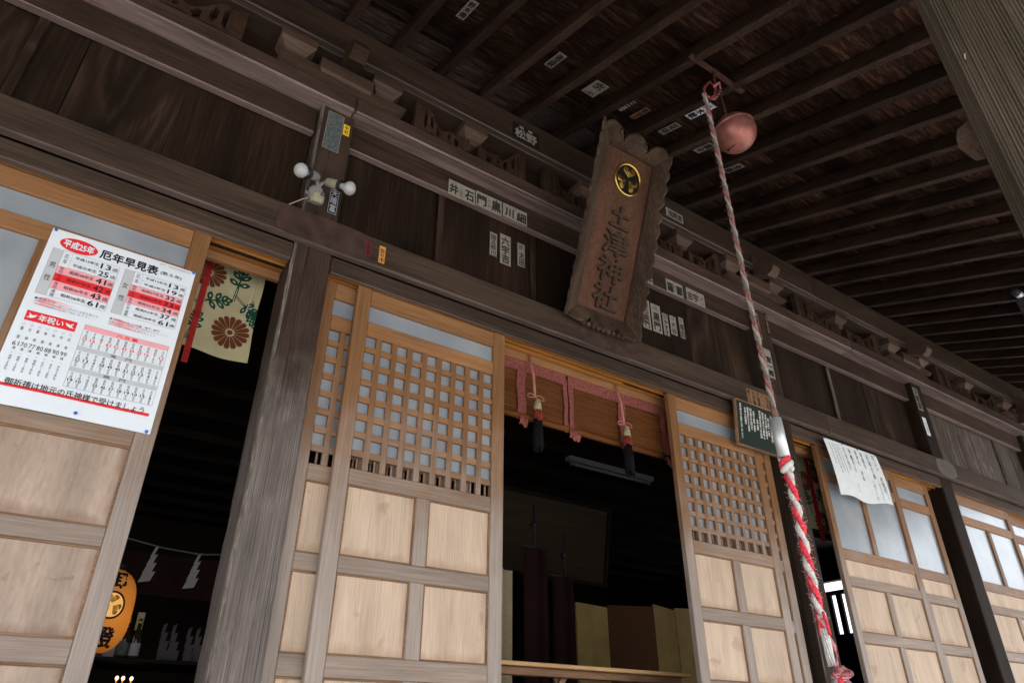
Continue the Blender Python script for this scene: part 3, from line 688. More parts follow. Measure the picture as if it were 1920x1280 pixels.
def glazed_door(x, y, label, worn=False):
    t = thing('sliding_door', label, 'sliding door', (x, y, ZB), 'glazed sliding doors of the side bays')
    W = 1.085; D = .034
    def b(x0, x1, z0, z1, y0=0, y1=D, c=.003): return MB().box(x + x0, x + x1, y + y0, y + y1, z0, z1, c)
    part('stile', b(0, .062, ZB, ZT), 'stile', t); part('stile', b(W - .074, W, ZB, ZT), 'stile', t)
    xi0, xi1 = .063, W - .075
    for (z0, z1) in ((3.505, 3.596), (3.318, 3.395), (2.738, 2.818), (2.555, 2.62), (2.182, 2.25), (1.805, 1.883), (1.42, 1.49), (ZB, 1.375)):
        part('rail', b(xi0, xi1, z0, z1, .0015), 'rail', t)
    part('pane', b(xi0, xi1, 3.396, 3.504, .018, .021, 0), 'glass', t)
    part('muntin', b(.485, .545, 2.819, 3.317, .0025), 'stile', t)
    part('pane', b(xi0, .4845, 2.819, 3.317, .018, .021, 0), 'glass', t); part('pane', b(.5455, xi1, 2.819, 3.317, .018, .021, 0), 'glass', t)
    pm_ = 'panel_worn' if worn else 'panel'
    part('panel', b(xi0, xi1, 2.6205, 2.7375, .013, .018, 0), pm_, t)
    for (z0, z1) in ((2.2505, 2.5545), (1.8835, 2.1815), (1.4905, 1.8045)):
        part('mid_stile', b(.505, .57, z0, z1, .001), 'stile', t)
        for (x0, x1) in ((xi0, .5045), (.5705, xi1)):
            part('moulding', moulding(x + x0, x + x1, z0, z1, y + .006, y + .016), 'mould', t)
            part('panel', b(x0, x1, z0, z1, .013, .018, 0), pm_, t)
    return t
d1 = lattice_door(.990, .03, 'front lattice sliding door left of the dark middle opening, beside the grey pillar')
copy_thing(d1, (3.183, .03, ZB), 'front lattice sliding door right of the dark middle opening, behind the bell rope')
copy_thing(d1, (.815, .07, ZB), 'rear lattice sliding door showing as a narrow strip between grey pillar and front lattice door')
copy_thing(d1, (3.342, .07, ZB), 'rear lattice sliding door showing as a thin strip beside the brown pillar')
g1 = glazed_door(-.810, .05, 'sliding door with stained panels that carries the big red and white age chart', True)
copy_thing(g1, (-1.52, .09, ZB), 'rear stained sliding door behind the chart door at the far left')
g2 = glazed_door(4.785, .03, 'frosted glass sliding door under the handwritten price notice')
copy_thing(g2, (5.415, .07, ZB), 'frosted glass sliding door between the notice door and the very dark pillar')
copy_thing(g2, (6.862, .03, ZB), 'frosted glass sliding door just right of the very dark pillar')
copy_thing(g2, (7.90, .07, ZB), 'frosted glass sliding door at the far right edge')

# ================================================================== POSTER
px0, pz0, pw, ph = -.296, 3.381, .547, .765
PY = .0475
def pfn(off):
    def f(u, v):
        y = PY - .004 * math.sin(math.pi * min(1, max(0, u))) * (1 - v) * .6 - .010 * max(0, v - .55) ** 2 * 4 * math.sin(math.pi * u * 1.0) - .003 * math.sin(u * 7) * v
        return Vector((px0 + u * pw, y - off, pz0 - v * ph - .018 * 0))
    return f
poster = thing('age_chart_poster', 'large glossy red and white unlucky-age chart pinned to the left sliding door', 'poster', (px0, PY, pz0 - ph), None)
f0 = pfn(0)
part('sheet', MB().grid(lambda a, b_: f0(a, b_ ), 24, 30), 'paper', poster, recalc=False)
layers = {}
def LY(k):
    if k not in layers: layers[k] = MB()
    return layers[k]
def rect(k, u0, v0, u1, v1, off):
    f = pfn(off); nu = max(1, int((u1 - u0) / .04)); nv = max(1, int((v1 - v0) / .035))
    LY(k).grid(lambda a, b_: f(u0 + a * (u1 - u0), v0 + b_ * (v1 - v0)), nu, nv)
def line(k, u0, v0, u1, v1, off=.0010, t=.0025):
    if abs(u1 - u0) > abs(v1 - v0): rect(k, u0, v0 - t * .7 / 2, u1, v0 + t * .7 / 2, off)
    else: rect(k, u0 - t / 2, v0, u0 + t / 2, v1, off)
def tx(k, s, u, v, w_, h_, vertical=False, bold=.0, off=.0014, spacing=1.0):
    f = pfn(off); put_text(LY(k), s, u, -v, w_, h_, lambda a, b_: f(a, -b_), vertical, bold, 2, 0, spacing)
def blob(k, cu, cv, ru, rv, off, n=28):
    f = pfn(off); vs_ = [f(cu, cv)] + [f(cu + ru * math.cos(2 * math.pi * i / n), cv + rv * math.sin(2 * math.pi * i / n)) for i in range(n)]
    LY(k).add(vs_, [(0, 1 + i, 1 + (i + 1) % n) for i in range(n)])
# heading
blob('fill_red', .193, .069, .124, .043, .0006)
tx('paper', '平成25年', .193, .069, .195, .046, bold=.03)
tx('ink', '厄年早見表', .537, .068, .40, .056, bold=.03)
tx('ink', '(数え年)', .835, .070, .155, .026, bold=.01)
tx('ink_grey', '発行：福島県神道青年会', .85, .016, .23, .012)
# men's and women's tables
def table(u0, u1, v0, v1, colu, colu2, sex, rows, cats):
    rect('fill_grey', u0, v0, colu, v1, .0005)
    line('ink_grey', u0, v0, u1, v0); line('ink_grey', u0, v1, u1, v1); line('ink_grey', u0, v0, u0, v1); line('ink_grey', u1, v0, u1, v1)
    line('ink_grey', colu, v0, colu, v1)
    tx('ink', sex, (u0 + colu) / 2, (v0 + v1) / 2, .04, .115, True, .0, spacing=2.0)
    n = len(rows); h = (v1 - v0) / n
    for i, (era, age, k) in enumerate(rows):
        a, b_ = v0 + i * h, v0 + (i + 1) * h
        if k == 1: rect('fill_pink', colu, a, u1, b_, .0005)
        if k == 2: rect('fill_red', colu, a, u1, b_, .0005)
        line('ink_grey', colu2 if k == 0 else colu, b_, u1, b_, t=.0016)
        tx('ink', era, colu2 + (u1 - colu2) * .32, (a + b_) / 2, (u1 - colu2) * .50, h * .42, bold=.01)
        tx('ink', age, colu2 + (u1 - colu2) * .72, (a + b_) / 2, (u1 - colu2) * .21, h * .66, bold=.02)
        tx('ink', '歳', colu2 + (u1 - colu2) * .925, (a + b_) / 2 + .002, (u1 - colu2) * .12, h * .5)
    for (s, i0, i1) in cats:
        a, b_ = v0 + i0 * h, v0 + i1 * h
        tx('ink', s, (colu + colu2) / 2, (a + b_) / 2, .026, min((b_ - a) * .85, .06), True, spacing=1.1)
    line('ink_grey', colu2, v0, colu2, v0 + 2 * h, t=.0016)
table(.047, .486, .117, .398, .113, .175, '男性', [('平成13年生', '13', 0), ('平成元年生', '25', 0), ('昭和48年生', '41', 1), ('昭和47年生', '42', 2), ('昭和46年生', '43', 1), ('昭和28年生', '61', 0)],
      [('厄年', 0, 2), ('前厄', 2, 3), ('大厄', 3, 4), ('後厄', 4, 5), ('還暦', 5, 6)])
table(.524, .963, .113, .392, .590, .650, '女性', [('平成13年生', '13', 0), ('平成7年生', '19', 0), ('昭和57年生', '32', 1), ('昭和56年生', '33', 2), ('昭和55年生', '34', 1), ('昭和52年生', '37', 0), ('昭和28年生', '61', 0)],
      [('厄年', 0, 2), ('前厄', 2, 3), ('大厄', 3, 4), ('後厄', 4, 5), ('厄年', 5, 6), ('還暦', 6, 7)])
# brush smears with small notes
def smear(u, v, w_, sd_):
    rr = random.Random(sd_); f = pfn(.0006)
    for i in range(5):
        vv = v + (i - 2) * .009 + rr.uniform(-.002, .002); a = u + rr.uniform(0, .02); ww = w_ * rr.uniform(.55, 1)
        LY('fill_pink').add([f(a, vv), f(a + ww * .25, vv - .0055), f(a + ww, vv + .009), f(a + ww * .25, vv + .0065)], [(0, 1, 2, 3)])
smear(.05, .435, .30, 1); smear(.525, .440, .30, 2)
tx('ink', '◆厄年とは', .12, .425, .13, .013)
tx('ink_grey', '災難障りの多い歳で心身共に注意を要する', .26, .440, .40, .013); tx('ink_grey', 'もので厄除けを受け慎む年です。', .24, .458, .34, .013)
tx('ink', '◆方位除けとは（八方塞・鬼門・病門）', .70, .427, .34, .013)
tx('ink_grey', '艮座・鬼門・病門に当たる年まわりのことで', .73, .443, .40, .013); tx('ink_grey', '災いを除くお祓いを受けましょう', .69, .459, .32, .013)
# celebration ages
rect('fill_red', .048, .500, .354, .556, .0006)
tx('paper', '年祝い', .20, .528, .15, .036, bold=.02, off=.0012)
f = pfn(.0012)
for s in (-1, 1):   # two small white cranes at the ends of the red band
    cu = .20 + s * .115
    LY('paper').add([f(cu - s * .03, .518), f(cu, .524), f(cu + s * .022, .512), f(cu + s * .012, .530), f(cu + s * .03, .540), f(cu, .540), f(cu - s * .02, .532)], [(0, 1, 2, 3, 4, 5, 6)])
ages = [('還暦', '61', '昭和28年生'), ('古稀', '70', '昭和19年生'), ('喜寿', '77', '昭和12年生'), ('傘寿', '80', '昭和9年生'), ('米寿', '88', '大正15年生'), ('卒寿', '90', '大正13年生'), ('白寿', '99', '大正4年生')]
for i, (nm, a, e) in enumerate(ages):
    u = .058 + i * .0468
    tx('ink_grey', '○', u, .578, .018, .013); tx('ink', nm, u, .628, .019, .066, True, spacing=2.4)
    tx('ink', a, u, .688, .038, .024); tx('ink', '歳', u, .713, .020, .015); tx('ink', '…', u, .737, .012, .004); tx('ink', e, u, .790, .017, .078, True)
# direction table
line('ink_grey', .401, .499, .961, .499); line('ink_grey', .401, .849, .961, .849); line('ink_grey', .401, .499, .401, .849); line('ink_grey', .961, .499, .961, .849)
rect('fill_pink', .402, .500, .960, .528, .0005); tx('fill_red', '八方塞', .68, .514, .14, .018, bold=.02, spacing=1.4)
rect('fill_grey', .402, .620, .960, .646, .0005); tx('ink', '鬼　門', .68, .633, .14, .018, spacing=1.2)
rect('fill_grey', .402, .738, .960, .764, .0005); tx('ink', '病　門', .68, .751, .14, .018, spacing=1.2)
R1 = [('平成', '25'), ('平成', '16'), ('平成', '7'), ('昭和', '61'), ('昭和', '52'), ('昭和', '43'), ('昭和', '34'), ('昭和', '25'), ('昭和', '16'), ('昭和', '7'), ('大正', '12')]
R2 = [('平成', '22'), ('平成', '13'), ('平成', '4'), ('昭和', '58'), ('昭和', '49'), ('昭和', '40'), ('昭和', '31'), ('昭和', '22'), ('昭和', '13'), ('昭和', '4'), ('大正', '9')]
R3 = [('平成', '19'), ('平成', '10'), ('平成', '元'), ('昭和', '55'), ('昭和', '46'), ('昭和', '37'), ('昭和', '28'), ('昭和', '19'), ('昭和', '10'), ('大正', '15'), ('大正', '6')]
for (rw, va, vb, kk) in ((R1, .529, .619, 'fill_red'), (R2, .647, .737, 'ink'), (R3, .765, .848, 'ink')):
    for i, (e, a) in enumerate(rw):
        u = .427 + i * .0508; h = vb - va
        tx('ink', e, u, va + h * .24, .018, h * .38, True); tx(kk, a, u, va + h * .55, .030 if len(a) > 1 else .015, h * .19, bold=.015)
        tx('ink', '年生', u, va + h * .82, .018, h * .30, True)
        if i: line('fill_grey', u - .0254, va, u - .0254, vb, t=.0014)
# bottom line
rect('fill_red', -.0, .893, .96, .909, .0005)
tx('ink', '御祈祷は地元の氏神様で受けましょう', .50, .883, .84, .036, bold=.012)
NM = {'paper': 'white_print', 'ink': 'black_print', 'ink_grey': 'grey_print', 'fill_grey': 'grey_fill', 'fill_red': 'red_print', 'fill_pink': 'pink_print'}
for k_, mb in layers.items(): part(NM[k_], mb, k_, poster, recalc=False, kind='stuff')
for (u, v) in ((.019, .009), (.985, .006), (.524, .972), (.973, .990)):
    p = f0(u, v); part('pin', MB().lathe([(0, .008), (.004, .0075), (.0065, .005), (.0065, .001), (0, .0)], p, (0, -1, 0), 12), 'pin', poster)

# ================================================================== SLIPS AND STICKERS
def slip(x0, x1, z0, z1, y, texts, label, bg='slip', fg='ink', group='name slips pasted on the woodwork', border=None, normal='front', cat='paper slip', small=None):
    """paper name slip; texts = [(string, u, v, w, h, vertical, bold)] in unit coordinates"""
    rj = random.Random(label); tl = rj.uniform(-.012, .012)
    if normal == 'front':
        cx, cz = (x0 + x1) / 2, (z0 + z1) / 2; org = Vector((cx, y, cz)); W, H = x1 - x0, z1 - z0
        X = Vector((math.cos(tl), 0, math.sin(tl))); Y = Vector((-math.sin(tl), 0, math.cos(tl))); Nn = Vector((0, -1, 0))
    else:   # on the roof boards: x0,x1 across, z0,z1 are y near building / y outward
        cx = (x0 + x1) / 2; yy = (z0 + z1) / 2; W = x1 - x0; H = (z1 - z0) / math.cos(R(19.5))
        org = Vector((cx, yy, roofz(yy, .0915)))
        X = Vector((1, 0, 0)); Y = Vector((0, -math.cos(R(19.5)), -math.sin(R(19.5)))); Nn = X.cross(Y)
    t = thing('name_slip', label, cat, org, group)
    def F(off): return lambda a, b_: org + X * ((a - .5) * W) + Y * ((b_ - .5) * H) + Nn * off
    f1 = F(.0012); f2 = F(.0021); f3 = F(0)
    mb = MB(); vs_ = [f3(0, 0), f3(1, 0), f3(1, 1), f3(0, 1), f1(0, 0), f1(1, 0), f1(1, 1), f1(0, 1)]
    mb.add(vs_, [(4, 5, 6, 7), (0, 1, 5, 4), (1, 2, 6, 5), (2, 3, 7, 6), (3, 0, 4, 7), (3, 2, 1, 0)])
    part('paper', mb, bg, t, recalc=False)
    ml = MB()
    for (s, u, v, w_, h_, ve, bo) in texts: put_text(ml, s, u, v, w_, h_, f2, ve, bo, nrm=Nn)
    if border:
        bw, bh = border / W, border / H
        for (a, b_, c_, d_) in ((0, 0, 1, bh), (0, 1 - bh, 1, 1), (0, bh, bw, 1 - bh), (1 - bw, bh, 1, 1 - bh)):
            ml.add([f2(a, b_), f2(c_, b_), f2(c_, d_), f2(a, d_)], [(0, 1, 2, 3)])
    part('lettering', ml, fg, t, recalc=False, kind='stuff')
    return t
B = .03
# three wide slips on the tie beam, left of the plaque
slip(1.471, 1.66, 4.472, 4.592, .0485, [('井', .20, .45, .32, .62, 0, B), ('八右衛門', .48, .46, .12, .72, 1, 0), ('石', .79, .45, .34, .62, 0, B), ('口', .2, .87, .09, .09, 0, 0)], 'wide white slip reading 井 石, leftmost of three on the tie beam left of the plaque')
slip(1.668, 1.862, 4.484, 4.600, .0485, [('門', .22, .46, .34, .66, 0, B), ('村小林', .50, .46, .11, .55, 1, 0), ('黒', .78, .44, .36, .68, 0, B), ('●', .78, .88, .07, .1, 0, 0)], 'wide white slip reading 門 黒, middle of three on the tie beam left of the plaque')
slip(1.872, 2.06, 4.490, 4.602, .0485, [('川', .26, .44, .34, .62, 0, B), ('細', .76, .44, .38, .66, 0, B), ('江戸', .5, .85, .12, .12, 0, 0)], 'wide white slip reading 川 細, rightmost of three on the tie beam left of the plaque')
slip(3.335, 3.512, 4.478, 4.598, .0485, [('羅', .24, .42, .36, .66, 0, B), ('門文', .5, .45, .12, .5, 1, 0), ('顕', .78, .42, .36, .66, 0, B), ('●', .5, .88, .06, .09, 0, 0)], 'wide white slip reading 羅 顕 on the tie beam just right of the plaque')
slip(3.552, 3.75, 4.484, 4.602, .0485, [('吉', .18, .40, .28, .6, 0, B), ('宇', .50, .42, .30, .62, 0, B), ('六い', .84, .40, .2, .62, 1, B), ('口', .3, .84, .08, .1, 0, 0), ('●', .6, .88, .06, .09, 0, 0)], 'wide white slip reading 吉宇 on the tie beam, second right of the plaque')
slip(3.14, 3.19, 4.475, 4.585, .0485, [('口', .5, .5, .5, .7, 0, B)], 'thin edge of a faded slip peeping out right behind the plaque on the tie beam')
# upright slips on the planks (planks lie at varying depth; the slips sit proud of them)
PYf = .0985
slip(1.806, 1.866, 4.187, 4.372, PYf, [('国五郎川', .5, .47, .62, .84, 1, .02)], 'narrow upright slip with dark lettering and black frame, leftmost of three left of the plaque', bg='slip', border=.004)
slip(1.886, 1.967, 4.16, 4.391, PYf, [('六宇吉', .5, .48, .72, .86, 1, B)], 'tall white slip reading 六宇吉 in bold black, middle of three left of the plaque')
slip(2.017, 2.079, 4.194, 4.379, PYf, [('太田', .56, .33, .68, .56, 1, B), ('元町', .45, .82, .5, .2, 0, .02)], 'small white slip reading 太田, rightmost of three left of the plaque', border=.003)
slip(3.10, 3.18, 4.112, 4.36, PYf, [('八右衛門', .5, .5, .62, .92, 1, .02)], 'white upright slip half hidden by the right edge of the plaque')
slip(3.195, 3.288, 4.115, 4.352, PYf, [('黒門', .5, .38, .7, .62, 1, .03), ('元町', .45, .85, .6, .14, 0, 0)], 'upright white slip reading 黒門 in thin strokes, right of the plaque')
slip(3.303, 3.364, 4.12, 4.31, PYf, [('やす子', .5, .36, .66, .66, 1, .03), ('国', .5, .85, .6, .2, 0, 0)], 'small upright framed slip with curly lettering, third from the plaque edge', border=.003)
slip(3.382, 3.447, 4.154, 4.315, PYf, [('大谷', .5, .36, .74, .62, 1, B), ('元町', .5, .85, .6, .16, 0, 0)], 'small upright slip with plain bold lettering, between the curly one and the bright white one')
slip(3.476, 3.53, 4.153, 4.335, PYf, [('塚田', .5, .36, .7, .6, 1, B), ('青町', .5, .85, .6, .16, 0, 0)], 'bright white slip reading 塚田, the rightmost below the tie beam', border=.003)
# on the purlin
slip(1.868, 2.09, 5.105, 5.245, -.0615, [('松野', .5, .4, .8, .6, 0, B), ('●  ●', .5, .85, .5, .16, 0, .02)], 'black slip with large pale flaking characters on the purlin left of the plaque', bg='slip_dark', fg='slip')
slip(3.314, 3.50, 5.118, 5.202, -.0615, [('浅岡渡', .52, .45, .82, .75, 0, .03)], 'worn square slip on the purlin just right of the plaque')
# on the lintel
slip(.968, 1.0, 3.729, 3.824, -.0515, [('三吉原', .5, .5, .7, .9, 1, .02)], 'tiny dark red slip on the lintel, left of the orange one', bg='slip_red')
slip(1.044, 1.078, 3.717, 3.822, -.0515, [('佐々木', .5, .45, .75, .8, 1, .02)], 'tiny orange slip with black lettering on the lintel', bg='slip_orange')
slip(3.925, 4.178, 3.682, 3.816, -.0515, [('蔵どろ', .1, .5, .12, .8, 1, .02), ('大字書', .3, .5, .13, .85, 1, .02), ('今福蔵', .5, .5, .13, .85, 1, .02), ('いづし', .7, .5, .1, .8, 1, 0), ('なる', .9, .5, .13, .75, 1, .02)], 'wide brown slip with five columns of black lettering above the blackboard sign', bg='slip_brown', border=.003)
# on the pillars
slip(.669, .761, 4.354, 4.632, -.0015, [], 'tall faded blue grey plate high on the grey pillar', bg='metalplate', group=None, border=.003, fg='slip', cat='name plate')
slip(.766, .802, 4.506, 4.585, -.0015, [('中村', .5, .5, .6, .8, 1, .02)], 'small bright yellow sticker beside the blue grey plate', bg='slip_yellow', group=None, cat='sticker')
slip(.757, .804, 3.942, 4.112, -.0015, [('天晴富', .5, .5, .7, .86, 1, .03)], 'dark worn slip on the grey pillar below the twin bulbs', bg='slip_dark', fg='ink_grey', border=.003)
slip(4.29, 4.338, 4.366, 4.62, -.0015, [('天海', .5, .5, .7, .7, 1, .03)], 'weathered slip high on the brown pillar, behind the bell rope', bg='slip_brown', border=.003)
slip(4.425, 4.463, 4.445, 4.66, -.0015, [('石井田', .5, .5, .7, .8, 1, .03)], 'mossy dark slip at the top right of the brown pillar', bg='slip_dark', fg='slip_brown')
slip(4.316, 4.404, 4.032, 4.296, -.0015, [('宮一郎', .5, .40, .7, .66, 1, .04)], 'large framed slip on the brown pillar with dark upper half', bg='slip', border=.004)
slip(6.665, 6.75, 4.37, 4.61, -.0015, [('天賦富', .5, .5, .8, .9, 1, .04)], 'patchy black and white slip high on the very dark pillar', bg='slip')
slip(6.674, 6.737, 4.11, 4.295, -.0015, [('三吉田川', .5, .5, .5, .85, 1, .0)], 'clean white slip lower on the very dark pillar', bg='paper')
# on the roof boards between the rafters
RB = 'name slips pasted under the roof'
def rslip(x0, x1, yi, yo, s, label, bg='slip', fg='ink', bold=.045, border=None): slip(x0, x1, yo, yi, 0, [(s, .5, .5, .72, .86, 1, bold)], label, bg, fg, RB, border, 'roof')
rslip(1.158, 1.212, -.503, -.686, '鈴木傳', 'grey slip under the roof nearest the top left, between two rafters')
rslip(1.677, 1.727, -.874, -1.017, '旭日水', 'bright torn slip pasted on a rafter under the roof near the top edge', bg='paper')
rslip(1.778, 1.837, -.538, -.698, '池袋', 'slip with heavy black characters under the roof, second row from the left')
rslip(2.105, 2.207, -.507, -.664, '志の ぶ', 'square greyish slip under the roof above the plaque')
rslip(2.396, 2.44, -.524, -.683, '三善', 'small dark slip under the roof just above the plaque top', bg='slip_dark', fg='slip')
rslip(2.508, 2.556, -.529, -.684, '和田三', 'faint brown slip under the roof beside the small dark one', bg='slip_brown')
rslip(2.752, 2.815, -.544, -.711, '花中', 'slip with curly characters under the roof between plaque and bell', border=.003)
rslip(2.732, 2.80, -.80, -1.01, '八木敏', 'bright white slip under the roof touching the bell in the picture', bg='paper', border=.004)
rslip(3.02, 3.053, -.425, -.678, '札所巡拝講', 'long thin slip under the roof left of the bell rope', border=.002)
rslip(3.082, 3.14, -.569, -.72, '講中', 'slip with a red edge under the roof behind the bell rope')
rslip(3.414, 3.48, -.547, -.70, '池鶴', 'white slip under the roof just right of the bell rope', border=.003)

# ================================================================== PLAQUE
pa = R(21.07); PU = Vector((0, -math.sin(pa), math.cos(pa))); PN = Vector((0, -math.cos(pa), -math.sin(pa))); PB = Vector((2.529, -.10, 3.80))
def pq(x, h, d): return PB + Vector((x, 0, 0)) + PU * h + PN * d
plaque = thing('name_plaque', 'tall reddish name plaque with carved rim and gold crest leaning out above the middle opening', 'plaque', PB)
def slab(mb, x0, x1, h0, h1, d0, d1):
    vs_ = [pq(x, h, d) for x in (x0, x1) for h in (h0, h1) for d in (d0, d1)]
    mb.add(vs_, [(0, 1, 3, 2), (4, 6, 7, 5), (0, 4, 5, 1), (2, 3, 7, 6), (0, 2, 6, 4), (1, 5, 7, 3)])
mb = MB(); slab(mb, -.170, .262, .115, 1.272, -.145, -.12); part('board', mb, 'plaque', plaque)
mb = MB()
slab(mb, -.173, -.153, .115, 1.274, -.12, -.11); slab(mb, .245, .265, .115, 1.274, -.12, -.11); slab(mb, -.153, .245, .115, .135, -.12, -.11); slab(mb, -.153, .245, 1.254, 1.274, -.12, -.11)
part('inner_frame', mb, 'plaque', plaque)
def rim(a_in, b_in, a_out, b_out, wave, nlobes, name='rim'):
    """flaring carved rim board from the inner edge (a_in..b_in) to the outer edge; outline scalloped"""
    mb = MB(); n = 60; a_in, b_in, a_out, b_out = map(Vector, (a_in, b_in, a_out, b_out))
    rows_f, rows_b = [], []
    nrm = (b_in - a_in).cross(a_out - a_in).normalized() * .016
    for i in range(n + 1):
        t = i / n; p = a_in.lerp(b_in, t); q = a_out.lerp(b_out, t)
        s = 1 + wave * (abs(math.sin(math.pi * nlobes * t)) - .75) - wave * 1.2 * (math.exp(-((t - .3) / .018) ** 2) + math.exp(-((t - .7) / .018) ** 2))
        if t < .03 or t > .97: s = 1
        e = p + (q - p) * s
        rows_f.append((p, e)); rows_b.append((p + nrm, e + nrm))
    vs_ = []
    for (p, e), (pb, eb) in zip(rows_f, rows_b): vs_ += [p, e, eb, pb]
    fs = [(i * 4 + k, i * 4 + (k + 1) % 4, (i + 1) * 4 + (k + 1) % 4, (i + 1) * 4 + k) for i in range(n) for k in range(4)] + [(0, 1, 2, 3), (n * 4, n * 4 + 1, n * 4 + 2, n * 4 + 3)]
    mb.add(vs_, fs); return part(name, mb, 'plaque_rim', plaque)
I = lambda x, h: tuple(pq(x, h, -.110)); O = lambda x, h: tuple(pq(x, h, .0))
rim(I(-.173, 1.274), I(.265, 1.274), O(-.31, 1.335), O(.31, 1.335), .42, 3)
rim(I(.265, 1.274), I(.265, .115), O(.31, 1.33), O(.31, 0.0), .20, 13)
rim(I(-.173, .115), I(-.173, 1.274), O(-.31, 0.0), O(-.31, 1.33), .10, 15)
rim(I(.265, .115), I(-.173, .115), O(.31, 0.0), O(-.31, 0.0), .25, 3)
for (cx, ch, sx) in ((-.10, 1.30, 1), (.12, 1.30, 1)):
    pth = [pq(cx + sx * (-.035 + .03 * math.cos(a)), ch + .02 * math.sin(a) - .008 * (a > 3), .004) for a in [x * .5 for x in range(0, 10)]]
    part('carved_curl', MB().tube(pth, .0035, 6), 'dark_slot', plaque)
for hh in (1.05, .80, .52, .25):
    pth = [pq(.284 + .012 * math.sin(a * 1.3), hh + .02 * (a - 2) , -.05) for a in [x * .5 for x in range(0, 9)]]
    part('carved_curl', MB().tube(pth, .0035, 6), 'dark_slot', plaque)
for i in range(9):
    xx = -.16 + i * .04
    part('scallop', MB().lathe([(0, .012), (.012, .010), (.019, 0), (.012, -.010), (0, -.012)], pq(xx, -.004, .002), tuple(PN), 12), 'plaque_rim', plaque)
# carved characters
for i, chh in enumerate('土津神社'):
    vs_, fs, (ex, ey) = glyphs(chh, False, 0, 3)
    mb = MB(); cw, chh_ = .20 * (.8 if i == 0 else 1), (.15 if i == 0 else .165); ch = .80 - i * .185
    ec = {}
    for f_ in fs:
        for a, b_ in zip(f_, f_[1:] + f_[:1]): ec[tuple(sorted((a, b_)))] = ec.get(tuple(sorted((a, b_))), 0) + 1
    for q_, (ox, oy) in enumerate(((-.006, 0), (.006, 0), (0, .004), (0, -.004))):
        fr = [pq(.055 + ox + v.x / ex * cw, ch + oy + v.y / ey * chh_, -.102 + .0006 * q_) for v in vs_]
        bk = [pq(.055 + ox + v.x / ex * cw, ch + oy + v.y / ey * chh_, -.120) for v in vs_]
        mb.add(fr, fs); n = len(fr); mb.add(fr + bk, [(a, b_, b_ + n, a + n) for (a, b_), c_ in ec.items() if c_ == 1])
    part('carved_character', mb, 'plaque_char', plaque, recalc=False)
# gold crest: ring and three veined leaves
def crest(fn, r, parent, ring_m, leaf_m, back_m, thick):
    """fn(x, y, d) -> point"""
    n = 48
    mb = MB(); vs_ = [fn(0, 0, .001)] + [fn(r * .94 * math.cos(2 * math.pi * i / n), r * .94 * math.sin(2 * math.pi * i / n), .001) for i in range(n)]
    mb.add(vs_, [(0, 1 + i, 1 + (i + 1) % n) for i in range(n)]); part('crest_ground', mb, back_m, parent, recalc=False)
    pth = [fn(r * .93 * math.cos(2 * math.pi * i / n), r * .93 * math.sin(2 * math.pi * i / n), thick * .5) for i in range(n + 1)]
    part('crest_ring', MB().tube(pth, r * .075, 8, cap=False), ring_m, parent)
    for k in range(3):
        a0 = math.pi / 2 + k * 2 * math.pi / 3
        def lp(u, v, d):   # leaf frame: u outward from the centre, v across
            return fn(math.cos(a0) * u - math.sin(a0) * v, math.sin(a0) * u + math.cos(a0) * v, d)
        # heart-shaped leaf, tip toward the centre
        pts = []; m = 28
        for i in range(m):
            t = 2 * math.pi * i / m
            hx = math.sin(t) ** 3; hy = (13 * math.cos(t) - 5 * math.cos(2 * t) - 2 * math.cos(3 * t) - math.cos(4 * t)) / 17
            pts.append((r * (.47 + .36 * hy), r * .44 * hx))
        c0 = lp(r * .48, 0, thick * 1.3)
        mb = MB(); mb.add([c0] + [lp(u, v, thick * .5) for (u, v) in pts], [(0, 1 + i, 1 + (i + 1) % m) for i in range(m)]); 
        mb.add([lp(u, v, thick * .5) for (u, v) in pts] + [lp(u, v, .0005) for (u, v) in pts], [(i, (i + 1) % m, m + (i + 1) % m, m + i) for i in range(m)])
        lf = part('crest_leaf', mb, leaf_m, parent, recalc=False)
        for j in (-2, -1, 0, 1, 2):
            part('leaf_vein', MB().tube([lp(r * .70, 0, thick * 1.2), lp(r * (.45 - .04 * abs(j)), r * .13 * j, thick * 1.05), lp(r * (.22 + .05 * abs(j)), r * .15 * j, thick * .7)], r * .012, 5), back_m, lf)
crest(lambda x, y, d: pq(.06 + x, 1.08 + y, -.12 + d), .115, plaque, 'gold', 'gold', 'dark_slot', .008)

# ================================================================== BELL, BAR AND ROPE
bar = thing('bell_bar', 'rusty iron bar with hooks fixed under two rafters above the bell', 'iron bar', (2.30, -1.26, 4.92))
part('bar', MB().box(2.25, 2.70, -1.275, -1.245, 4.915, 4.93, .002), 'rust', bar)
part('hook', MB().tube([(2.44, -1.26, 4.914), (2.44, -1.26, 4.86), (2.45, -1.25, 4.82), (2.47, -1.24, 4.80), (2.49, -1.24, 4.82), (2.49, -1.25, 4.85)], .007, 8), 'rust', bar)
part('wire', MB().tube([(2.47 + .02 * math.sin(i), -1.25 + .015 * math.cos(i * 1.3), 4.80 - .004 * i) for i in range(14)], .003, 6), 'rust', bar)
BC = Vector((2.590, -1.22, 4.553)); BR = .116
bell = thing('shrine_bell', 'round pinkish copper bell with a thin slot hanging under the rafters', 'bell', BC, None)
prof = [(BR * math.cos(R(a)), BR * math.sin(R(a))) for a in range(-90, 13, 6)] + [(BR * 1.015, BR * .23), (BR * 1.015, BR * .27), (BR * .97, BR * .29)] + [(BR * .98 * math.cos(R(a)), BR * .96 * math.sin(R(a)) + .002) for a in range(18, 91, 6)]
bax = Vector((-.18, .10, 1)).normalized()
part('body', MB().lathe(prof, BC, bax, 40), 'copper', bell)
part('crown', MB().lathe([(0, .0), (.022, .0), (.018, .02), (.012, .035), (0, .036)], BC + bax * BR * .95, bax, 16), 'copper', bell)
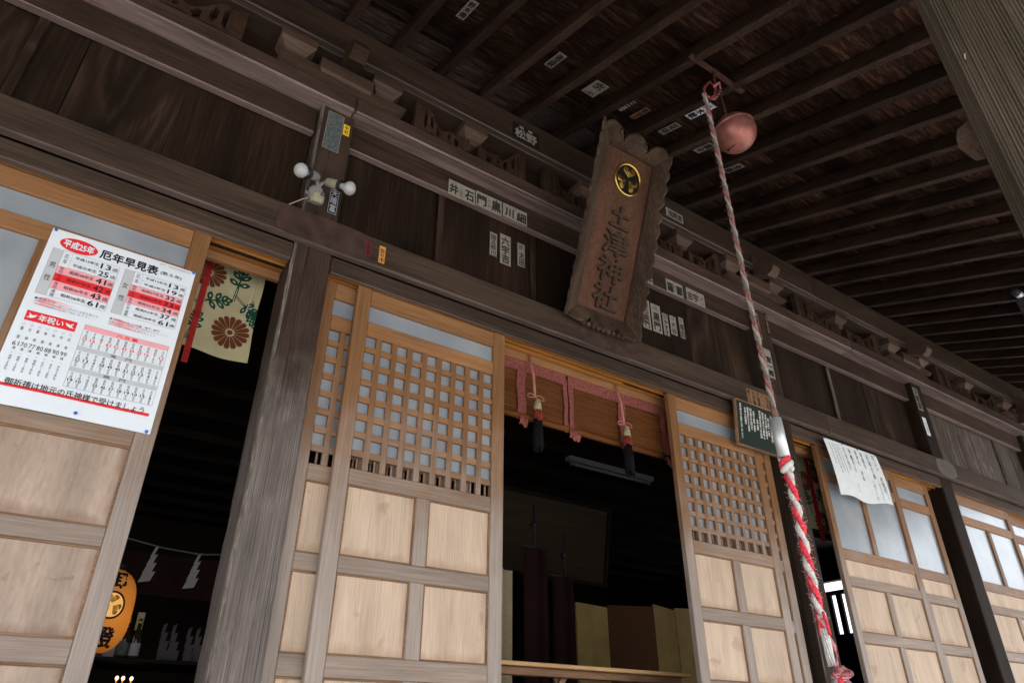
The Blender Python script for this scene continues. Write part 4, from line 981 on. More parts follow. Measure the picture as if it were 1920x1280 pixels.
cf = (Vector((0, -2.8, 1.6)) - BC).normalized()
e1 = (cf + Vector((.0, 0, 0))).normalized(); rt = Vector((.8244, -.566, 0)).normalized(); upv = rt.cross(-cf).normalized()
def onb(u, v):
    d_ = (cf * math.sqrt(max(0, 1 - u * u - v * v)) + rt * u + upv * v); return BC + d_ * (BR + .0006)
A_, B_ = (-.24, -.78), (.62, -.02)
sp = [onb(A_[0] + (B_[0] - A_[0]) * t, A_[1] + (B_[1] - A_[1]) * t) for t in [i / 12 for i in range(13)]]
part('slot', MB().tube(sp, .0021, 6), 'dark_slot', bell)
for q in (sp[0], sp[-1]): part('slot_hole', MB().lathe([(0, .0012), (.0075, .001), (.0075, -.002)], q, (q - BC).normalized(), 12), 'dark_slot', bell)
part('hanger', MB().tube([BC + bax * (BR + .02), BC + Vector((-.05, .0, .19)), Vector((2.49, -1.24, 4.80))], .006, 8), 'rust', bell)

def strands(path_fn, L, nst, Rr, rs, pitch, phases, seg=260, wob=.0):
    out = []
    for k in range(nst):
        pts = []
        for i in range(seg + 1):
            t = i / seg; c_, n1_, n2_ = path_fn(t); a = 2 * math.pi * (t * L / pitch) + phases[k]
            r_ = Rr(t) if callable(Rr) else Rr
            pts.append(c_ + n1_ * math.cos(a) * r_ + n2_ * math.sin(a) * r_)
        out.append(MB().tube(pts, rs, 8))
    return out
rope = thing('bell_rope', 'long twisted red and white bell rope with a metal sleeve and knotted tassel', 'bell rope', (2.461, -1.22, 1.83))
top = Vector((2.366, -1.225, 4.72)); mid = Vector((2.4245, -1.22, 2.765)); XA, YA = Vector((1, 0, 0)), Vector((0, 1, 0))
def bowf(a, b_, amp):
    def f(t):
        p = a.lerp(b_, t) + Vector((amp * math.sin(t * math.pi * 2.3), 0, 0)); return p, XA, YA
    return f
Lu = (top - mid).length
for k_, mbx in enumerate(strands(bowf(top, mid, .004), Lu, 3, .0064, lambda t: .0070 + .0011 * math.sin(t * 90), .150, (0, 2.09, 4.19))):
    part('strand', mbx, ('rope_g', 'rope_d', 'rope_p')[k_], rope)
part('loop', MB().tube([top, top + Vector((.01, 0, .05)), Vector((2.41, -1.24, 4.83)), Vector((2.45, -1.25, 4.81)), Vector((2.44, -1.24, 4.74)), Vector((2.40, -1.22, 4.70))], .0075, 8), 'loop_red', rope)
part('loop', MB().tube([top + Vector((.02, 0, -.01)), Vector((2.46, -1.22, 4.74)), Vector((2.49, -1.25, 4.80)), Vector((2.46, -1.27, 4.83)), Vector((2.42, -1.26, 4.78))], .0075, 8), 'rope_p', rope)
sl0, sl1 = Vector((2.4225, -1.22, 2.772)), Vector((2.4295, -1.22, 2.602))
sax = (sl1 - sl0).normalized(); SL = (sl1 - sl0).length
part('metal_sleeve', MB().lathe([(.0215, 0), (.0245, 0), (.0245, SL), (.0215, SL), (.0215, 0)], sl0, sax, 28), 'aluminium', rope)
# knot below the sleeve
kc = Vector((2.4345, -1.22, 2.575))
for (col_, ph, s) in (('rope_r', 0, 1), ('rope_w', 2.4, 1), ('rope_w', 4.2, .9)):
    pth = [kc + Vector((math.cos(a + ph) * .019 * s, math.sin(a + ph) * .018 * s, -.032 + a * .0125)) for a in [i * .35 for i in range(14)]]
    part('knot_turn', MB().tube(pth, lambda t: .0118 + .001 * math.sin(t * 40), 10), col_, rope)
lo0 = Vector((2.435, -1.22, 2.56)); lo1 = Vector((2.4575, -1.22, 1.955)); Ll = (lo0 - lo1).length
for k_, mbx in enumerate(strands(bowf(lo0, lo1, .003), Ll, 2, .0080, lambda t: .0112 + .0013 * math.sin(t * 50) + .0008 * math.sin(t * 131), .132, (0, 3.14))):
    part('strand', mbx, ('rope_r', 'rope_w')[k_], rope)
# loose fibres
rf = random.Random(5)
for (mname, z0, z1, n_, rr_, ln) in (('rope_w', 1.98, 2.55, 260, .020, .014), ('rope_r', 1.98, 2.55, 200, .020, .014), ('rope_g', 2.8, 4.6, 260, .015, .011), ('rope_p', 2.8, 4.6, 160, .015, .012)):
    mb = MB()
    for i in range(n_):
        z = rf.uniform(z0, z1); a = rf.uniform(0, 6.28); tt = (4.72 - z) / (4.72 - 1.83)
        c_ = Vector((2.366 + .095 * tt, -1.22, z)); d_ = Vector((math.cos(a), math.sin(a), 0)); tg = Vector((-math.sin(a), math.cos(a), rf.uniform(-1, 1))).normalized()
        p0 = c_ + d_ * rr_ * .8; l_ = ln * rf.uniform(.3, 1.2)
        mb.tube([p0, p0 + d_ * l_ * .5 + tg * l_ * .5, p0 + d_ * l_ * .7 + tg * l_ * 1.2], .0005, 3, cap=False)
    part('loose_fibres', mb, mname, rope, kind='stuff', recalc=False)
# frayed end, bare core, cloth streamers, knot and tassel
part('loose_end', MB().tube([Vector((2.455, -1.235, 1.99)), Vector((2.428, -1.24, 1.985)), Vector((2.408, -1.24, 1.968)), Vector((2.400, -1.24, 1.945)), Vector((2.398, -1.24, 1.925))], .003, 6), 'rope_r', rope)
part('loose_end', MB().tube([Vector((2.450, -1.235, 2.01)), Vector((2.447, -1.245, 1.97)), Vector((2.451, -1.245, 1.93))], .006, 6), 'rope_r', rope)
core = [Vector((2.457, -1.22, 2.0)), Vector((2.4595, -1.22, 1.95)), Vector((2.461, -1.22, 1.90)), Vector((2.461, -1.22, 1.86)), Vector((2.4625, -1.22, 1.83))]
for j in range(9):
    a = j * .698
    part('core_yarn', MB().tube([p + Vector((math.cos(a + i * .5) * .0115, math.sin(a + i * .5) * .0115, 0)) for i, p in enumerate(core)], lambda t: .0052 * (1 - .45 * t), 6), 'rope_w', rope)
for j in range(7):
    o = (j - 3) * .0036
    part('streamer', MB().tube([Vector((2.468 + o * .3, -1.225, 1.935)), Vector((2.486 + o, -1.228, 1.90)), Vector((2.494 + o * 1.2, -1.226 + o, 1.865)), Vector((2.489 + o, -1.22, 1.835)), Vector((2.482 + o * 1.4, -1.22, 1.815))], .0042, 6), 'cloth_pk' if j % 2 else 'rope_p', rope)
for j in range(5):
    pth = [Vector((2.484, -1.222, 1.806)) + Vector((math.cos(a) * (.026 + .003 * j), -.006 * j + .012 * math.sin(a * 2), math.sin(a) * .012 + .004 * (j - 2))) for a in [i * .52 + j for i in range(13)]]
    part('knot_turn', MB().tube(pth, .008, 8), 'cloth_pk' if j % 2 else 'rope_p', rope)
for j in range(16):
    sx = rf.uniform(-.045, .05); sy = rf.uniform(-.02, .02); ln = rf.uniform(.22, .42)
    cpt = [Vector((2.484 + sx * .35, -1.225 + sy * .3, 1.803)), Vector((2.484 + sx * .9, -1.228 + sy, 1.77)), Vector((2.486 + sx * 1.15 + rf.uniform(-.01, .01), -1.228 + sy, 1.70)), Vector((2.488 + sx * 1.2, -1.225 + sy, 1.803 - ln))]
    part('streamer', MB().tube(cpt, .010, 6, flat=.22), ('rope_r', 'cloth_pk', 'rope_r', 'shide')[j % 4], rope)

# ================================================================== TWIN FLOOD LAMP
lamp = thing('twin_flood_lamp', 'beige twin floodlight with two white reflector bulbs and a motion sensor on the grey pillar', 'lamp', (.672, -.001, 3.98))
J = Vector((.668, -.075, 3.965))
part('junction_box', MB().lathe([(0, 0), (.036, 0), (.038, .008), (.034, .012), (.037, .02), (.034, .026), (.037, .034), (.034, .04), (.036, .048), (.03, .062), (.012, .07), (0, .07)], J + Vector((0, .02, -.02)), (0, -.25, 1), 20), 'lamp_grey', lamp)
part('wall_bracket', MB().box(.645, .70, -.072, -.002, 3.955, 4.005, .004), 'lamp_grey', lamp)
part('mount_ear', MB().lathe([(.004, 0), (.010, 0), (.010, .006), (.004, .006)], Vector((.625, -.07, 3.955)), (0, -1, 0), 12), 'lamp_grey', lamp)
sen = MB(); c0 = Vector((.668, -.115, 3.905))
sen.lathe([(0, .03), (.024, .03), (.033, .018), (.036, -.005), (.030, -.025), (0, -.03)], c0, (0, -.35, 1), 8, smooth=False)
part('motion_sensor', sen, 'lamp_beige', lamp)
part('sensor_window', MB().box(.672, .69, -.153, -.150, 3.902, 3.922, .001), 'metalplate', lamp)
def holder(base, tip, bulb_r, bulb_c, mcol):
    base, tip = Vector(base), Vector(tip); ax = (tip - base).normalized(); L_ = (tip - base).length
    h = part('lamp_holder', MB().lathe([(0, 0), (.019, 0), (.022, .006), (.024, L_ * .5), (.026, L_ * .95), (0, L_)], base, ax, 20), mcol, lamp)
    part('gasket', MB().lathe([(.024, L_ * .93), (.031, L_ * .95), (.031, L_ * 1.12), (.02, L_ * 1.12)], base, ax, 20), 'black', h)
    part('arm', MB().tube([J + Vector((0, -.01, .035)), (J + base) / 2 + Vector((0, 0, .03)), base + ax * .004], .009, 8), 'lamp_grey', lamp)
    r = bulb_r
    part('bulb', MB().lathe([(.014, L_ * 1.1), (.017, L_ * 1.1 + .012), (r * .62, L_ * 1.1 + .026), (r * .96, L_ * 1.1 + .044), (r, L_ * 1.1 + .052), (r * .93, L_ * 1.1 + .062), (r * .7, L_ * 1.1 + .072), (r * .35, L_ * 1.1 + .078), (0, L_ * 1.1 + .080)], base, ax, 28), 'white_lamp', lamp)
holder((.648, -.115, 4.035), (.588, -.165, 3.99), .036, None, 'lamp_grey')
holder((.70, -.11, 4.035), (.755, -.155, 4.005), .036, None, 'lamp_beige')
part('cable', MB().tube([(.645, -.10, 3.915), (.61, -.07, 3.905), (.575, -.04, 3.885), (.55, -.02, 3.868), (.53, .0, 3.866)], .0035, 6), 'lamp_beige', lamp)

# ================================================================== BLACKBOARD SIGN, NOTICE
sg = thing('blackboard_sign', 'small black signboard with white brush writing leaning forward beside the metal sleeve of the rope', 'sign', (3.77, -.03, 3.35))
def sgf(off):
    def f(u, v):   # u right, v down 0..1 ; tilted: top leans out a little
        return Vector((3.762 + .45 * u, -.035 - .035 * (1 - v) - off, 3.672 - .318 * v))
    return f
a = sgf(0); bq = sgf(-.016)
part('board', MB().add([a(0, 0), a(1, 0), a(1, 1), a(0, 1), bq(0, 0), bq(1, 0), bq(1, 1), bq(0, 1)], [(0, 1, 2, 3), (7, 6, 5, 4), (0, 4, 5, 1), (1, 5, 6, 2), (2, 6, 7, 3), (3, 7, 4, 0)]), 'board_black', sg)
fr = MB(); a = sgf(.004)
for (u0, v0, u1, v1) in ((-.012, -.018, 1.012, .0), (-.012, 1.0, 1.012, 1.02), (-.015, 0, .0, 1.0), (1.0, 0, 1.012, 1.0)):
    bq = sgf(-.018); q = [a(u0, v0), a(u1, v0), a(u1, v1), a(u0, v1), bq(u0, v0), bq(u1, v0), bq(u1, v1), bq(u0, v1)]
    fr.add(q, [(0, 1, 2, 3), (7, 6, 5, 4), (0, 4, 5, 1), (1, 5, 6, 2), (2, 6, 7, 3), (3, 7, 4, 0)])
part('frame', fr, 'mould', sg)
wr = MB(); f = sgf(.0012)
cols = [('奉納の際は必ず社務所にお申し出ください', .10, .06, .86), ('会津の総鎮守', .205, .12, .52), ('御祭神保科正之公土津霊神', .27, .10, .66), ('例祭日四月', .34, .10, .60), ('祈年祭', .41, .14, .62), ('本殿', .49, .30, .56), ('御由緒は延宝三年創建', .56, .08, .72), ('猪苗代湖の北磐梯山', .63, .10, .72), ('見祢山の麓に鎮座す', .70, .12, .70), ('平成二年', .76, .2, .62), ('土津神社社務所', .83, .10, .74), ('宮司', .90, .62, .82), ('電話申受けます', .95, .12, .80)]
for (s, u, v0, v1) in cols: put_text(wr, s, u, -(v0 + v1) / 2, .046, (v1 - v0), lambda p, q_: f(p, -q_), True, .012)
part('lettering', wr, 'chalk', sg, recalc=False, kind='stuff')

nt_ = thing('price_notice', 'curling handwritten white price list with brush writing pinned to the lintel over the glazed door', 'notice', (4.87, -.058, 3.20))
def nfn(off):
    P00, P10, P01, P11 = Vector((4.775, -.058, 3.625)), Vector((5.49, -.060, 3.628)), Vector((4.86, -.045, 3.185)), Vector((5.515, -.075, 3.205))
    def f(u, v):
        p = P00.lerp(P10, u).lerp(P01.lerp(P11, u), v)
        sag = -.045 * math.sin(math.pi * u) * v * 0
        y = -.012 * math.sin(u * 9) * v - .02 * v * (1 - v) * 2 - off
        z = .012 * math.sin(u * 8 + .6) * v * v - (.03 * v if .0 else 0)
        return Vector((p.x, p.y + y, p.z + z))
    return f
f = nfn(0)
sh = MB().grid(lambda a_, b_: f(a_, b_), 26, 18); part('sheet', sh, 'washi', nt_, recalc=False)
nk = MB(); f = nfn(.0012)
for (s, u, v0, v1, w_, bo) in (('祝上入　初穂料', .90, .03, .80, .050, .0), ('祈祷大麻', .775, .06, .55, .045, 0), ('破魔矢', .66, .05, .38, .042, 0), ('御神札　壱体', .56, .05, .62, .040, 0), ('神棚守子', .44, .06, .50, .045, 0), ('名産品子', .33, .07, .50, .042, 0), ('お祓いのお申込は社務所へ', .245, .06, .62, .018, 0), ('交通安全御守護神符', .19, .06, .56, .018, 0), ('家内安全商売繁盛', .135, .06, .60, .018, 0), ('学業成就御守', .08, .06, .46, .018, 0), ('一金五千円より', .82, .58, .95, .026, 0), ('一金三千円', .72, .60, .95, .026, 0), ('一金千円也', .93, .60, .92, .026, 0), ('壱千円', .40, .70, .86, .022, 0)):
    put_text(nk, s, u, -(v0 + v1) / 2, w_, v1 - v0, lambda p, q_: f(p, -q_), True, bo)
part('lettering', nk, 'ink', nt_, recalc=False, kind='stuff')
for (u, v) in ((.01, .012), (.33, .02), (.62, .02), (.97, .02)):
    part('pin', MB().lathe([(0, .007), (.005, .006), (.006, .002), (0, 0)], nfn(0)(u, v), (0, -1, 0), 10), 'pin', nt_)

# ================================================================== REED BLIND WITH PINK BANDS AND TASSELS
BY = .165
bl = thing('reed_blind', 'orange reed blind with faded pink cloth bands hanging inside the top of the middle opening', 'blind', (1.85, BY, 3.19))
def blz(x): return 3.195 + .004 * math.sin(x * 6)
n = 34; mb = MB()
for i in range(n):
    z = 3.60 - i * .0121
    mb.box(1.62, 3.275, BY - .003 + .002 * math.sin(i * 2.1), BY + .003 + .002 * math.sin(i * 2.1), z - .0105, z, .0012)
part('reeds', mb, 'reed', bl, kind='stuff')
part('rolled_edge', MB().tube([(1.62, BY - .006, 3.20), (2.4, BY - .006, 3.198), (3.275, BY - .006, 3.20)], .019, 10), 'reed', bl)
def cloth_strip(x0, x1, z0, z1, y, wob=.003, name='pink_band'):
    return part(name, MB().grid(lambda a_, b_: Vector((x0 + (x1 - x0) * a_ + .004 * math.sin(b_ * 9 + x0 * 7), y + wob * math.sin(a_ * 5 + b_ * 7), z1 + (z0 - z1) * b_)), 5, 14), 'pinkcloth', bl, recalc=False)
cloth_strip(1.62, 2.425, 3.485, 3.62, BY - .012); cloth_strip(2.437, 3.275, 3.485, 3.62, BY - .013)
for (x0, x1) in ((2.055, 2.115), (2.398, 2.428), (2.440, 2.474), (2.842, 2.902), (3.222, 3.276)):
    cloth_strip(x0, x1, 3.175, 3.486, BY - .014)
for xx in (2.09, 2.45, 2.475, 2.87, 3.25):
    part('band_end', MB().grid(lambda a_, b_: Vector((xx - .03 + .055 * a_, BY - .03 - .008 * math.sin(b_ * 4), 3.185 - .05 * b_ + .012 * math.sin(a_ * 6))), 4, 4), 'pinkcloth', bl, recalc=False)
for (tx_, lab) in ((2.148, 'left cream, red and black tassel on a pink cord in front of the blind'), (2.838, 'right cream, red and black tassel on a pink cord in front of the blind')):
    y0 = BY - .06; t = thing('blind_tassel', lab, 'tassel', (tx_, y0, 3.0), 'tassels of the reed blind')
    for s in (-1, 1): part('cord', MB().tube([(tx_ + s * .004 - .02, y0 + .03, 3.61), (tx_ + s * .005 - .008, y0, 3.45), (tx_ + s * .004, y0, 3.325)], .0036, 6), 'pinkcord', t)
    for s in (-1, 1):
        part('bow', MB().tube([(tx_, y0, 3.318), (tx_ + s * .03, y0 - .006, 3.328), (tx_ + s * .055, y0 - .008, 3.318), (tx_ + s * .06, y0 - .008, 3.302), (tx_ + s * .045, y0 - .006, 3.300), (tx_, y0 - .002, 3.312)], .0028, 6), 'pinkcord', t)
    cx = tx_ + .018
    def yarn(z_t, z_b, r_t, r_b, m_, n_, nm):
        for i in range(n_):
            a_ = 2 * math.pi * i / n_; rr_ = random.uniform(.85, 1.1)
            part(nm, MB().tube([(cx + math.cos(a_) * r_t, y0 + math.sin(a_) * r_t, z_t), (cx + math.cos(a_) * (r_t + r_b) * .55, y0 + math.sin(a_) * (r_t + r_b) * .55, (z_t + z_b) / 2), (cx + math.cos(a_) * r_b * rr_, y0 + math.sin(a_) * r_b * rr_, z_b + random.uniform(-.012, .012))], lambda t_: .0058, 5), m_, t)
    part('tassel_head', MB().lathe([(0, 0), (.010, -.001), (.016, -.012), (.021, -.04), (.022, -.075), (0, -.078)], Vector((cx, y0, 3.305)), (0, 0, 1), 16), 'tassel_w', t)
    yarn(3.29, 3.23, .012, .019, 'tassel_w', 12, 'cream_yarn'); yarn(3.235, 3.175, .019, .022, 'tassel_r', 12, 'red_yarn'); yarn(3.18, 2.995, .020, .025, 'tassel_b', 14, 'black_yarn')

# ================================================================== FLOWERED CURTAINS
def curtain(X0, X1, ZT_, ZB_, Y, label, redx, flowers, leaves, cords=True):
    t = thing('flowered_curtain', label, 'curtain', (X0, Y, ZB_), 'flowered curtains inside the side bays')
    def S(off):
        def f(x, z):
            s = (x - X0) / (X1 - X0); d_ = (ZT_ - z)
            return Vector((x, Y - .012 * math.sin(x * 21 + 1) * min(1, d_ * 3) - off, z))
        return f
    s0 = S(0)
    def edge(a_): return .012 * math.sin(a_ * 5) + (.025 if a_ > .93 else 0) * 0
    part('cloth', MB().grid(lambda a_, b_: s0(X0 + (X1 - X0) * a_ + .004 * math.sin(b_ * 8) * (a_ > .9), ZT_ + (ZB_ - ZT_ + edge(a_)) * b_), 34, 34), 'cream', t, recalc=False)
    if redx:
        sr = S(.004)
        part('red_band', MB().grid(lambda a_, b_: sr(redx[0] + (redx[1] - redx[0]) * a_ - .0 * b_, ZT_ + (ZB_ - .09 - ZT_) * b_), 3, 30), 'redcloth', t, recalc=False)
    f2 = S(.0025)
    for (cx, cz, r) in flowers:
        fm = MB()
        for k_ in range(16):
            a_ = 2 * math.pi * k_ / 16; pts = [(.24, -.035), (.62, -.115), (.86, -.15), (.97, -.10), (1.0, 0), (.97, .10), (.86, .15), (.62, .115), (.24, .035)]
            vs_ = []
            for (u, v) in pts:
                x = cx + r * (u * math.cos(a_) - v * math.sin(a_)); z = cz + r * (u * math.sin(a_) + v * math.cos(a_))
                vs_.append(f2(min(max(x, X0), X1 - .001), z))
            fm.add(vs_, [tuple(range(len(vs_)))])
        vs_ = [f2(cx + r * .15 * math.cos(i * .5236), cz + r * .15 * math.sin(i * .5236)) for i in range(12)]; fm.add(vs_, [tuple(range(12))]); part('flower_print', fm, 'chry', t, recalc=False, kind='stuff')
    def sprig(x, z, ang, s):
        lm = MB()
        ca, sa = math.cos(ang), math.sin(ang)
        def q(u, v): return f2(min(max(x + s * (u * ca - v * sa), X0 + .001), X1 - .002), z + s * (u * sa + v * ca))
        for sg_ in (-.035, .035): lm.add([q(-.9, sg_ - .016), q(-.25, sg_ - .016), q(-.25, sg_ + .016), q(-.9, sg_ + .016)], [(0, 1, 2, 3)])
        lm.add([q(-.3, -.04), q(.5, -.03), q(.5, .03), q(-.3, .04)], [(0, 1, 2, 3)])
        for (u0, sd_, ln, an) in ((-.15, 1, .42, 70), (.12, 1, .44, 52), (.36, 1, .36, 32), (-.15, -1, .42, 70), (.12, -1, .44, 52), (.36, -1, .36, 32), (.48, 1, .36, 3)):
            a2 = R(an) * sd_
            def e(p_, w_): return q(u0 + math.cos(a2) * p_ - math.sin(a2) * w_, math.sin(a2) * p_ + math.cos(a2) * w_)
            # lobed leaflet drawn as an outline band round a bare centre
            o_ = [(0, .03), (ln * .35, .115), (ln * .7, .125), (ln, .03), (ln * 1.04, -.03), (ln * .7, -.115), (ln * .35, -.105), (0, -.03)]
            i_ = [(ln * .36, .012), (ln * .45, .038), (ln * .62, .04), (ln * .70, .008), (ln * .70, -.008), (ln * .62, -.036), (ln * .45, -.034), (ln * .36, -.012)]
            vs_ = [e(*p_) for p_ in o_] + [e(*p_) for p_ in i_]
            lm.add(vs_, [(i, (i + 1) % 8, 8 + (i + 1) % 8, 8 + i) for i in range(8)])
        part('leaf_print', lm, 'leafg', t, recalc=False, kind='stuff')
    for (x, z, a_, s) in leaves: sprig(x, z, R(a_), s)
    if cords:
        part('cord', MB().tube([s0(X0 + .0, ZT_ + .005) + Vector((0, -.006, 0)), s0((X0 + X1) / 2, ZT_ - .035) + Vector((0, -.008, 0)), s0(X1, ZT_ - .028) + Vector((0, -.008, 0)), Vector((X1 + .07, Y - .005, ZT_ - .035))], .0022, 6), 'white_cord', t)
        part('cord', MB().tube([s0(X1 - .03, ZT_ - .03) + Vector((0, -.008, 0)), s0(X1 - .045, ZT_ - .2) + Vector((0, -.014, 0)), s0(X1 - .055, ZT_ - .32) + Vector((0, -.012, 0))], .002, 6), 'white_cord', t)
    return t
curtain(-.4, .588, 3.70, 3.152, .30, 'cream curtain printed with russet chrysanthemums and green leaves beside the chart door', (.310, .338),
        [(.330, 3.562, .083), (.487, 3.283, .088), (.05, 3.35, .085)], [(.478, 3.565, 85, .125), (.377, 3.418, 22, .115), (.54, 3.43, -40, .10), (.318, 3.27, 80, .10), (.572, 3.40, -80, .09), (.44, 3.68, 60, .06), (.52, 3.675, 150, .06)])
curtain(4.66, 5.30, 3.70, 3.03, .30, 'flowered curtain with a dark red band glimpsed between the brown pillar and the notice door', (5.03, 5.075),
        [(4.985, 3.42, .085), (5.12, 3.50, .085), (5.10, 3.10, .085)], [(5.11, 3.3, 60, .12), (4.99, 3.25, 100, .11), (5.13, 3.62, 80, .10)], False)

# ================================================================== INSIDE, LEFT OPENING
LC = Vector((.325, .8, 2.078))
lan = thing('paper_lantern', 'glowing orange paper lantern with black lettering and crest inside the left opening', 'lantern', (LC.x, LC.y, 1.905))
prof = []
for i in range(41):
    t = -1 + 2 * i / 40; r_ = .110 * (1 - abs(t) ** 3.2) ** .5 * .97 + .012
    prof.append((r_ + .0015 * (i % 2), t * .172))
part('paper_body', MB().lathe(prof, LC, (0, 0, 1), 36), 'lantern', lan)
part('top_ring', MB().lathe([(0, .172), (.05, .172), (.05, .192), (0, .192)], LC, (0, 0, 1), 24), 'black', lan)
part('bottom_ring', MB().lathe([(0, -.19), (.05, -.19), (.05, -.172), (0, -.172)], LC, (0, 0, 1), 24), 'black', lan)
la = math.atan2(-3.6, -.325) - R(2)
def lsurf(x, z, off=0):
    t = max(-.98, min(.98, z / .172)); r_ = .110 * (1 - abs(t) ** 3.2) ** .5 * .97 + .0145 + off
    a_ = la + x / max(r_, .05); return Vector((LC.x + math.cos(a_) * r_, LC.y + math.sin(a_) * r_, LC.z + z))
lt = MB(); put_text(lt, '御', .03, .115, .085, .075, lambda a_, b_: lsurf(a_, b_, .001), False, .03); put_text(lt, '燈', .035, -.115, .085, .075, lambda a_, b_: lsurf(a_, b_, .001), False, .03)
part('lettering', lt, 'ink', lan, recalc=False, kind='stuff')
crest(lambda x, y, d: lsurf(.035 + x, .008 + y, d + .0005), .056, lan, 'ink', 'slip_orange', 'lantern_gold', .002)
part('hanging_cord', MB().tube([LC + Vector((0, 0, .19)), Vector((LC.x, LC.y, 3.79))], .004, 6), 'black', lan)

st = solo('straw_string', MB().tube([(.18, 1.5, 2.57), (.42, 1.5, 2.54), (.6, 1.5, 2.515), (.8, 1.5, 2.505), (1.0, 1.5, 2.53), (1.3, 1.5, 2.58)], .004, 6), 'rope_g', 'thin straw string carrying paper streamers inside the left opening', 'string', (.18, 1.5, 2.57))
def shide(x, y, z, s, label, lean=-.25, group='zigzag paper streamers on the string', m_='shide'):
    mb = MB(); cx = x; zz = z; w_ = .022 * s
    pts = []
    segs = [(0, .055, .014), (.018, .048, .022), (-.002, .048, .026), (.016, .05, .03)]
    px = x; pz = z
    for i in range(4):
        h = .052 * s; w2 = (.009 + .0065 * i) * s; off = (i % 2 * 2 - 1) * .006 * s
        sx = lean * h
        a0 = Vector((px - w2, y - .002 * i, pz - .0)); a1 = Vector((px + w2, y - .002 * i, pz + .012 * s)); b1 = Vector((px + w2 + sx, y - .002 * i, pz - h + .012 * s)); b0 = Vector((px - w2 + sx, y - .002 * i, pz - h))
        n_ = Vector((0, -.0012, 0)); mb.add([a0, a1, b1, b0, a0 + n_, a1 + n_, b1 + n_, b0 + n_], [(0, 1, 2, 3), (4, 5, 6, 7), (0, 1, 5, 4), (1, 2, 6, 5), (2, 3, 7, 6), (3, 0, 4, 7)])
        px += sx + .012 * s; pz -= h - .006 * s
    solo('paper_streamer', mb, m_, label, 'paper streamer', (x, y, z), group)
shide(.572, 1.5, 2.512, 1.0, 'left of the two white zigzag paper streamers hanging on the string in the left opening', -.30)
shide(.800, 1.5, 2.503, 1.0, 'right of the two white zigzag paper streamers hanging on the string in the left opening', -.30)
for i, (xx, zz, la_) in enumerate(((.715, 2.13, 'first'), (.765, 2.13, 'second'), (.845, 2.12, 'third'), (.89, 2.12, 'fourth'))):
    shide(xx, 1.55, zz, .95, la_ + ' from the left of the dim paper streamers standing on the altar', -.1, 'paper streamers on the altar', 'shide_dim')
solo('altar_lintel', MB().box(-.6, 1.9, 1.58, 1.62, 2.275, 2.50, .004), 'banner', 'dark red board across the altar behind the zigzag streamers', 'board', (.2, 1.58, 2.275))
alt = thing('altar_shelf', 'dark altar shelf inside the left opening', 'altar', (.5, 1.4, 1.3))
part('shelf_board', MB().box(-.5, 1.6, 1.35, 1.9, 1.925, 1.945, .003), 'inner', alt)
part('shelf_board', MB().box(-.5, 1.6, 1.35, 1.9, 1.76, 1.78, .003), 'inner', alt)
for xx in (-.45, 1.5): part('leg', MB().box(xx, xx + .05, 1.36, 1.41, 1.301, 1.924, .003), 'inner', alt)
for i, (xx, m_) in enumerate(((.583, 'bottle'), (.53, 'bottle'))):
    b_ = thing('sake_bottle', ('right' if i == 0 else 'left') + ' one of two dark bottles on the altar shelf beside the lantern', 'bottle', (xx, 1.5, 1.946), 'bottles on the altar shelf')
    part('body', MB().lathe([(0, 0), (.024, 0), (.026, .006), (.026, .10), (.02, .125), (.010, .15), (.009, .195), (0, .195)], Vector((xx, 1.5, 1.946)), (0, 0, 1), 18), m_, b_)
    part('label', MB().lathe([(.0266, .02), (.0266, .08)], Vector((xx, 1.5, 1.946)), (0, 0, 1), 18), 'shide' if i == 0 else 'metalplate', b_)
    part('cap', MB().lathe([(.010, .178), (.0105, .2), (0, .2)], Vector((xx, 1.5, 1.946)), (0, 0, 1), 14), 'gold', b_)
solo('offering_card', MB().box(.575, .61, 1.6, 1.605, 2.10, 2.19, .001), 'cream', 'small yellowish card standing behind the bottles', 'card', (.59, 1.6, 2.1))
solo('offering_box', MB().box(.40, .50, 1.5, 1.6, 1.946, 2.09, .004), 'shide', 'dim white box behind the lower end of the lantern', 'box', (.45, 1.5, 1.946))
for i, xx in enumerate((.532, .560, .598)):
    c_ = thing('altar_light', ('left', 'middle', 'right')[i] + ' one of three tiny lit lamps under the altar shelf', 'lamp', (xx, 1.44, 1.78), 'tiny lit lamps on the altar')
    part('bulb', MB().lathe([(0, .088), (.006, .085), (.0085, .078), (.006, .07), (0, .068)], Vector((xx, 1.44, 1.781)), (0, 0, 1), 12), 'candle', c_)
    part('stem', MB().lathe([(.012, 0), (.012, .004), (.004, .008), (.004, .068), (0, .068)], Vector((xx, 1.44, 1.781)), (0, 0, 1), 10), 'gold', c_)

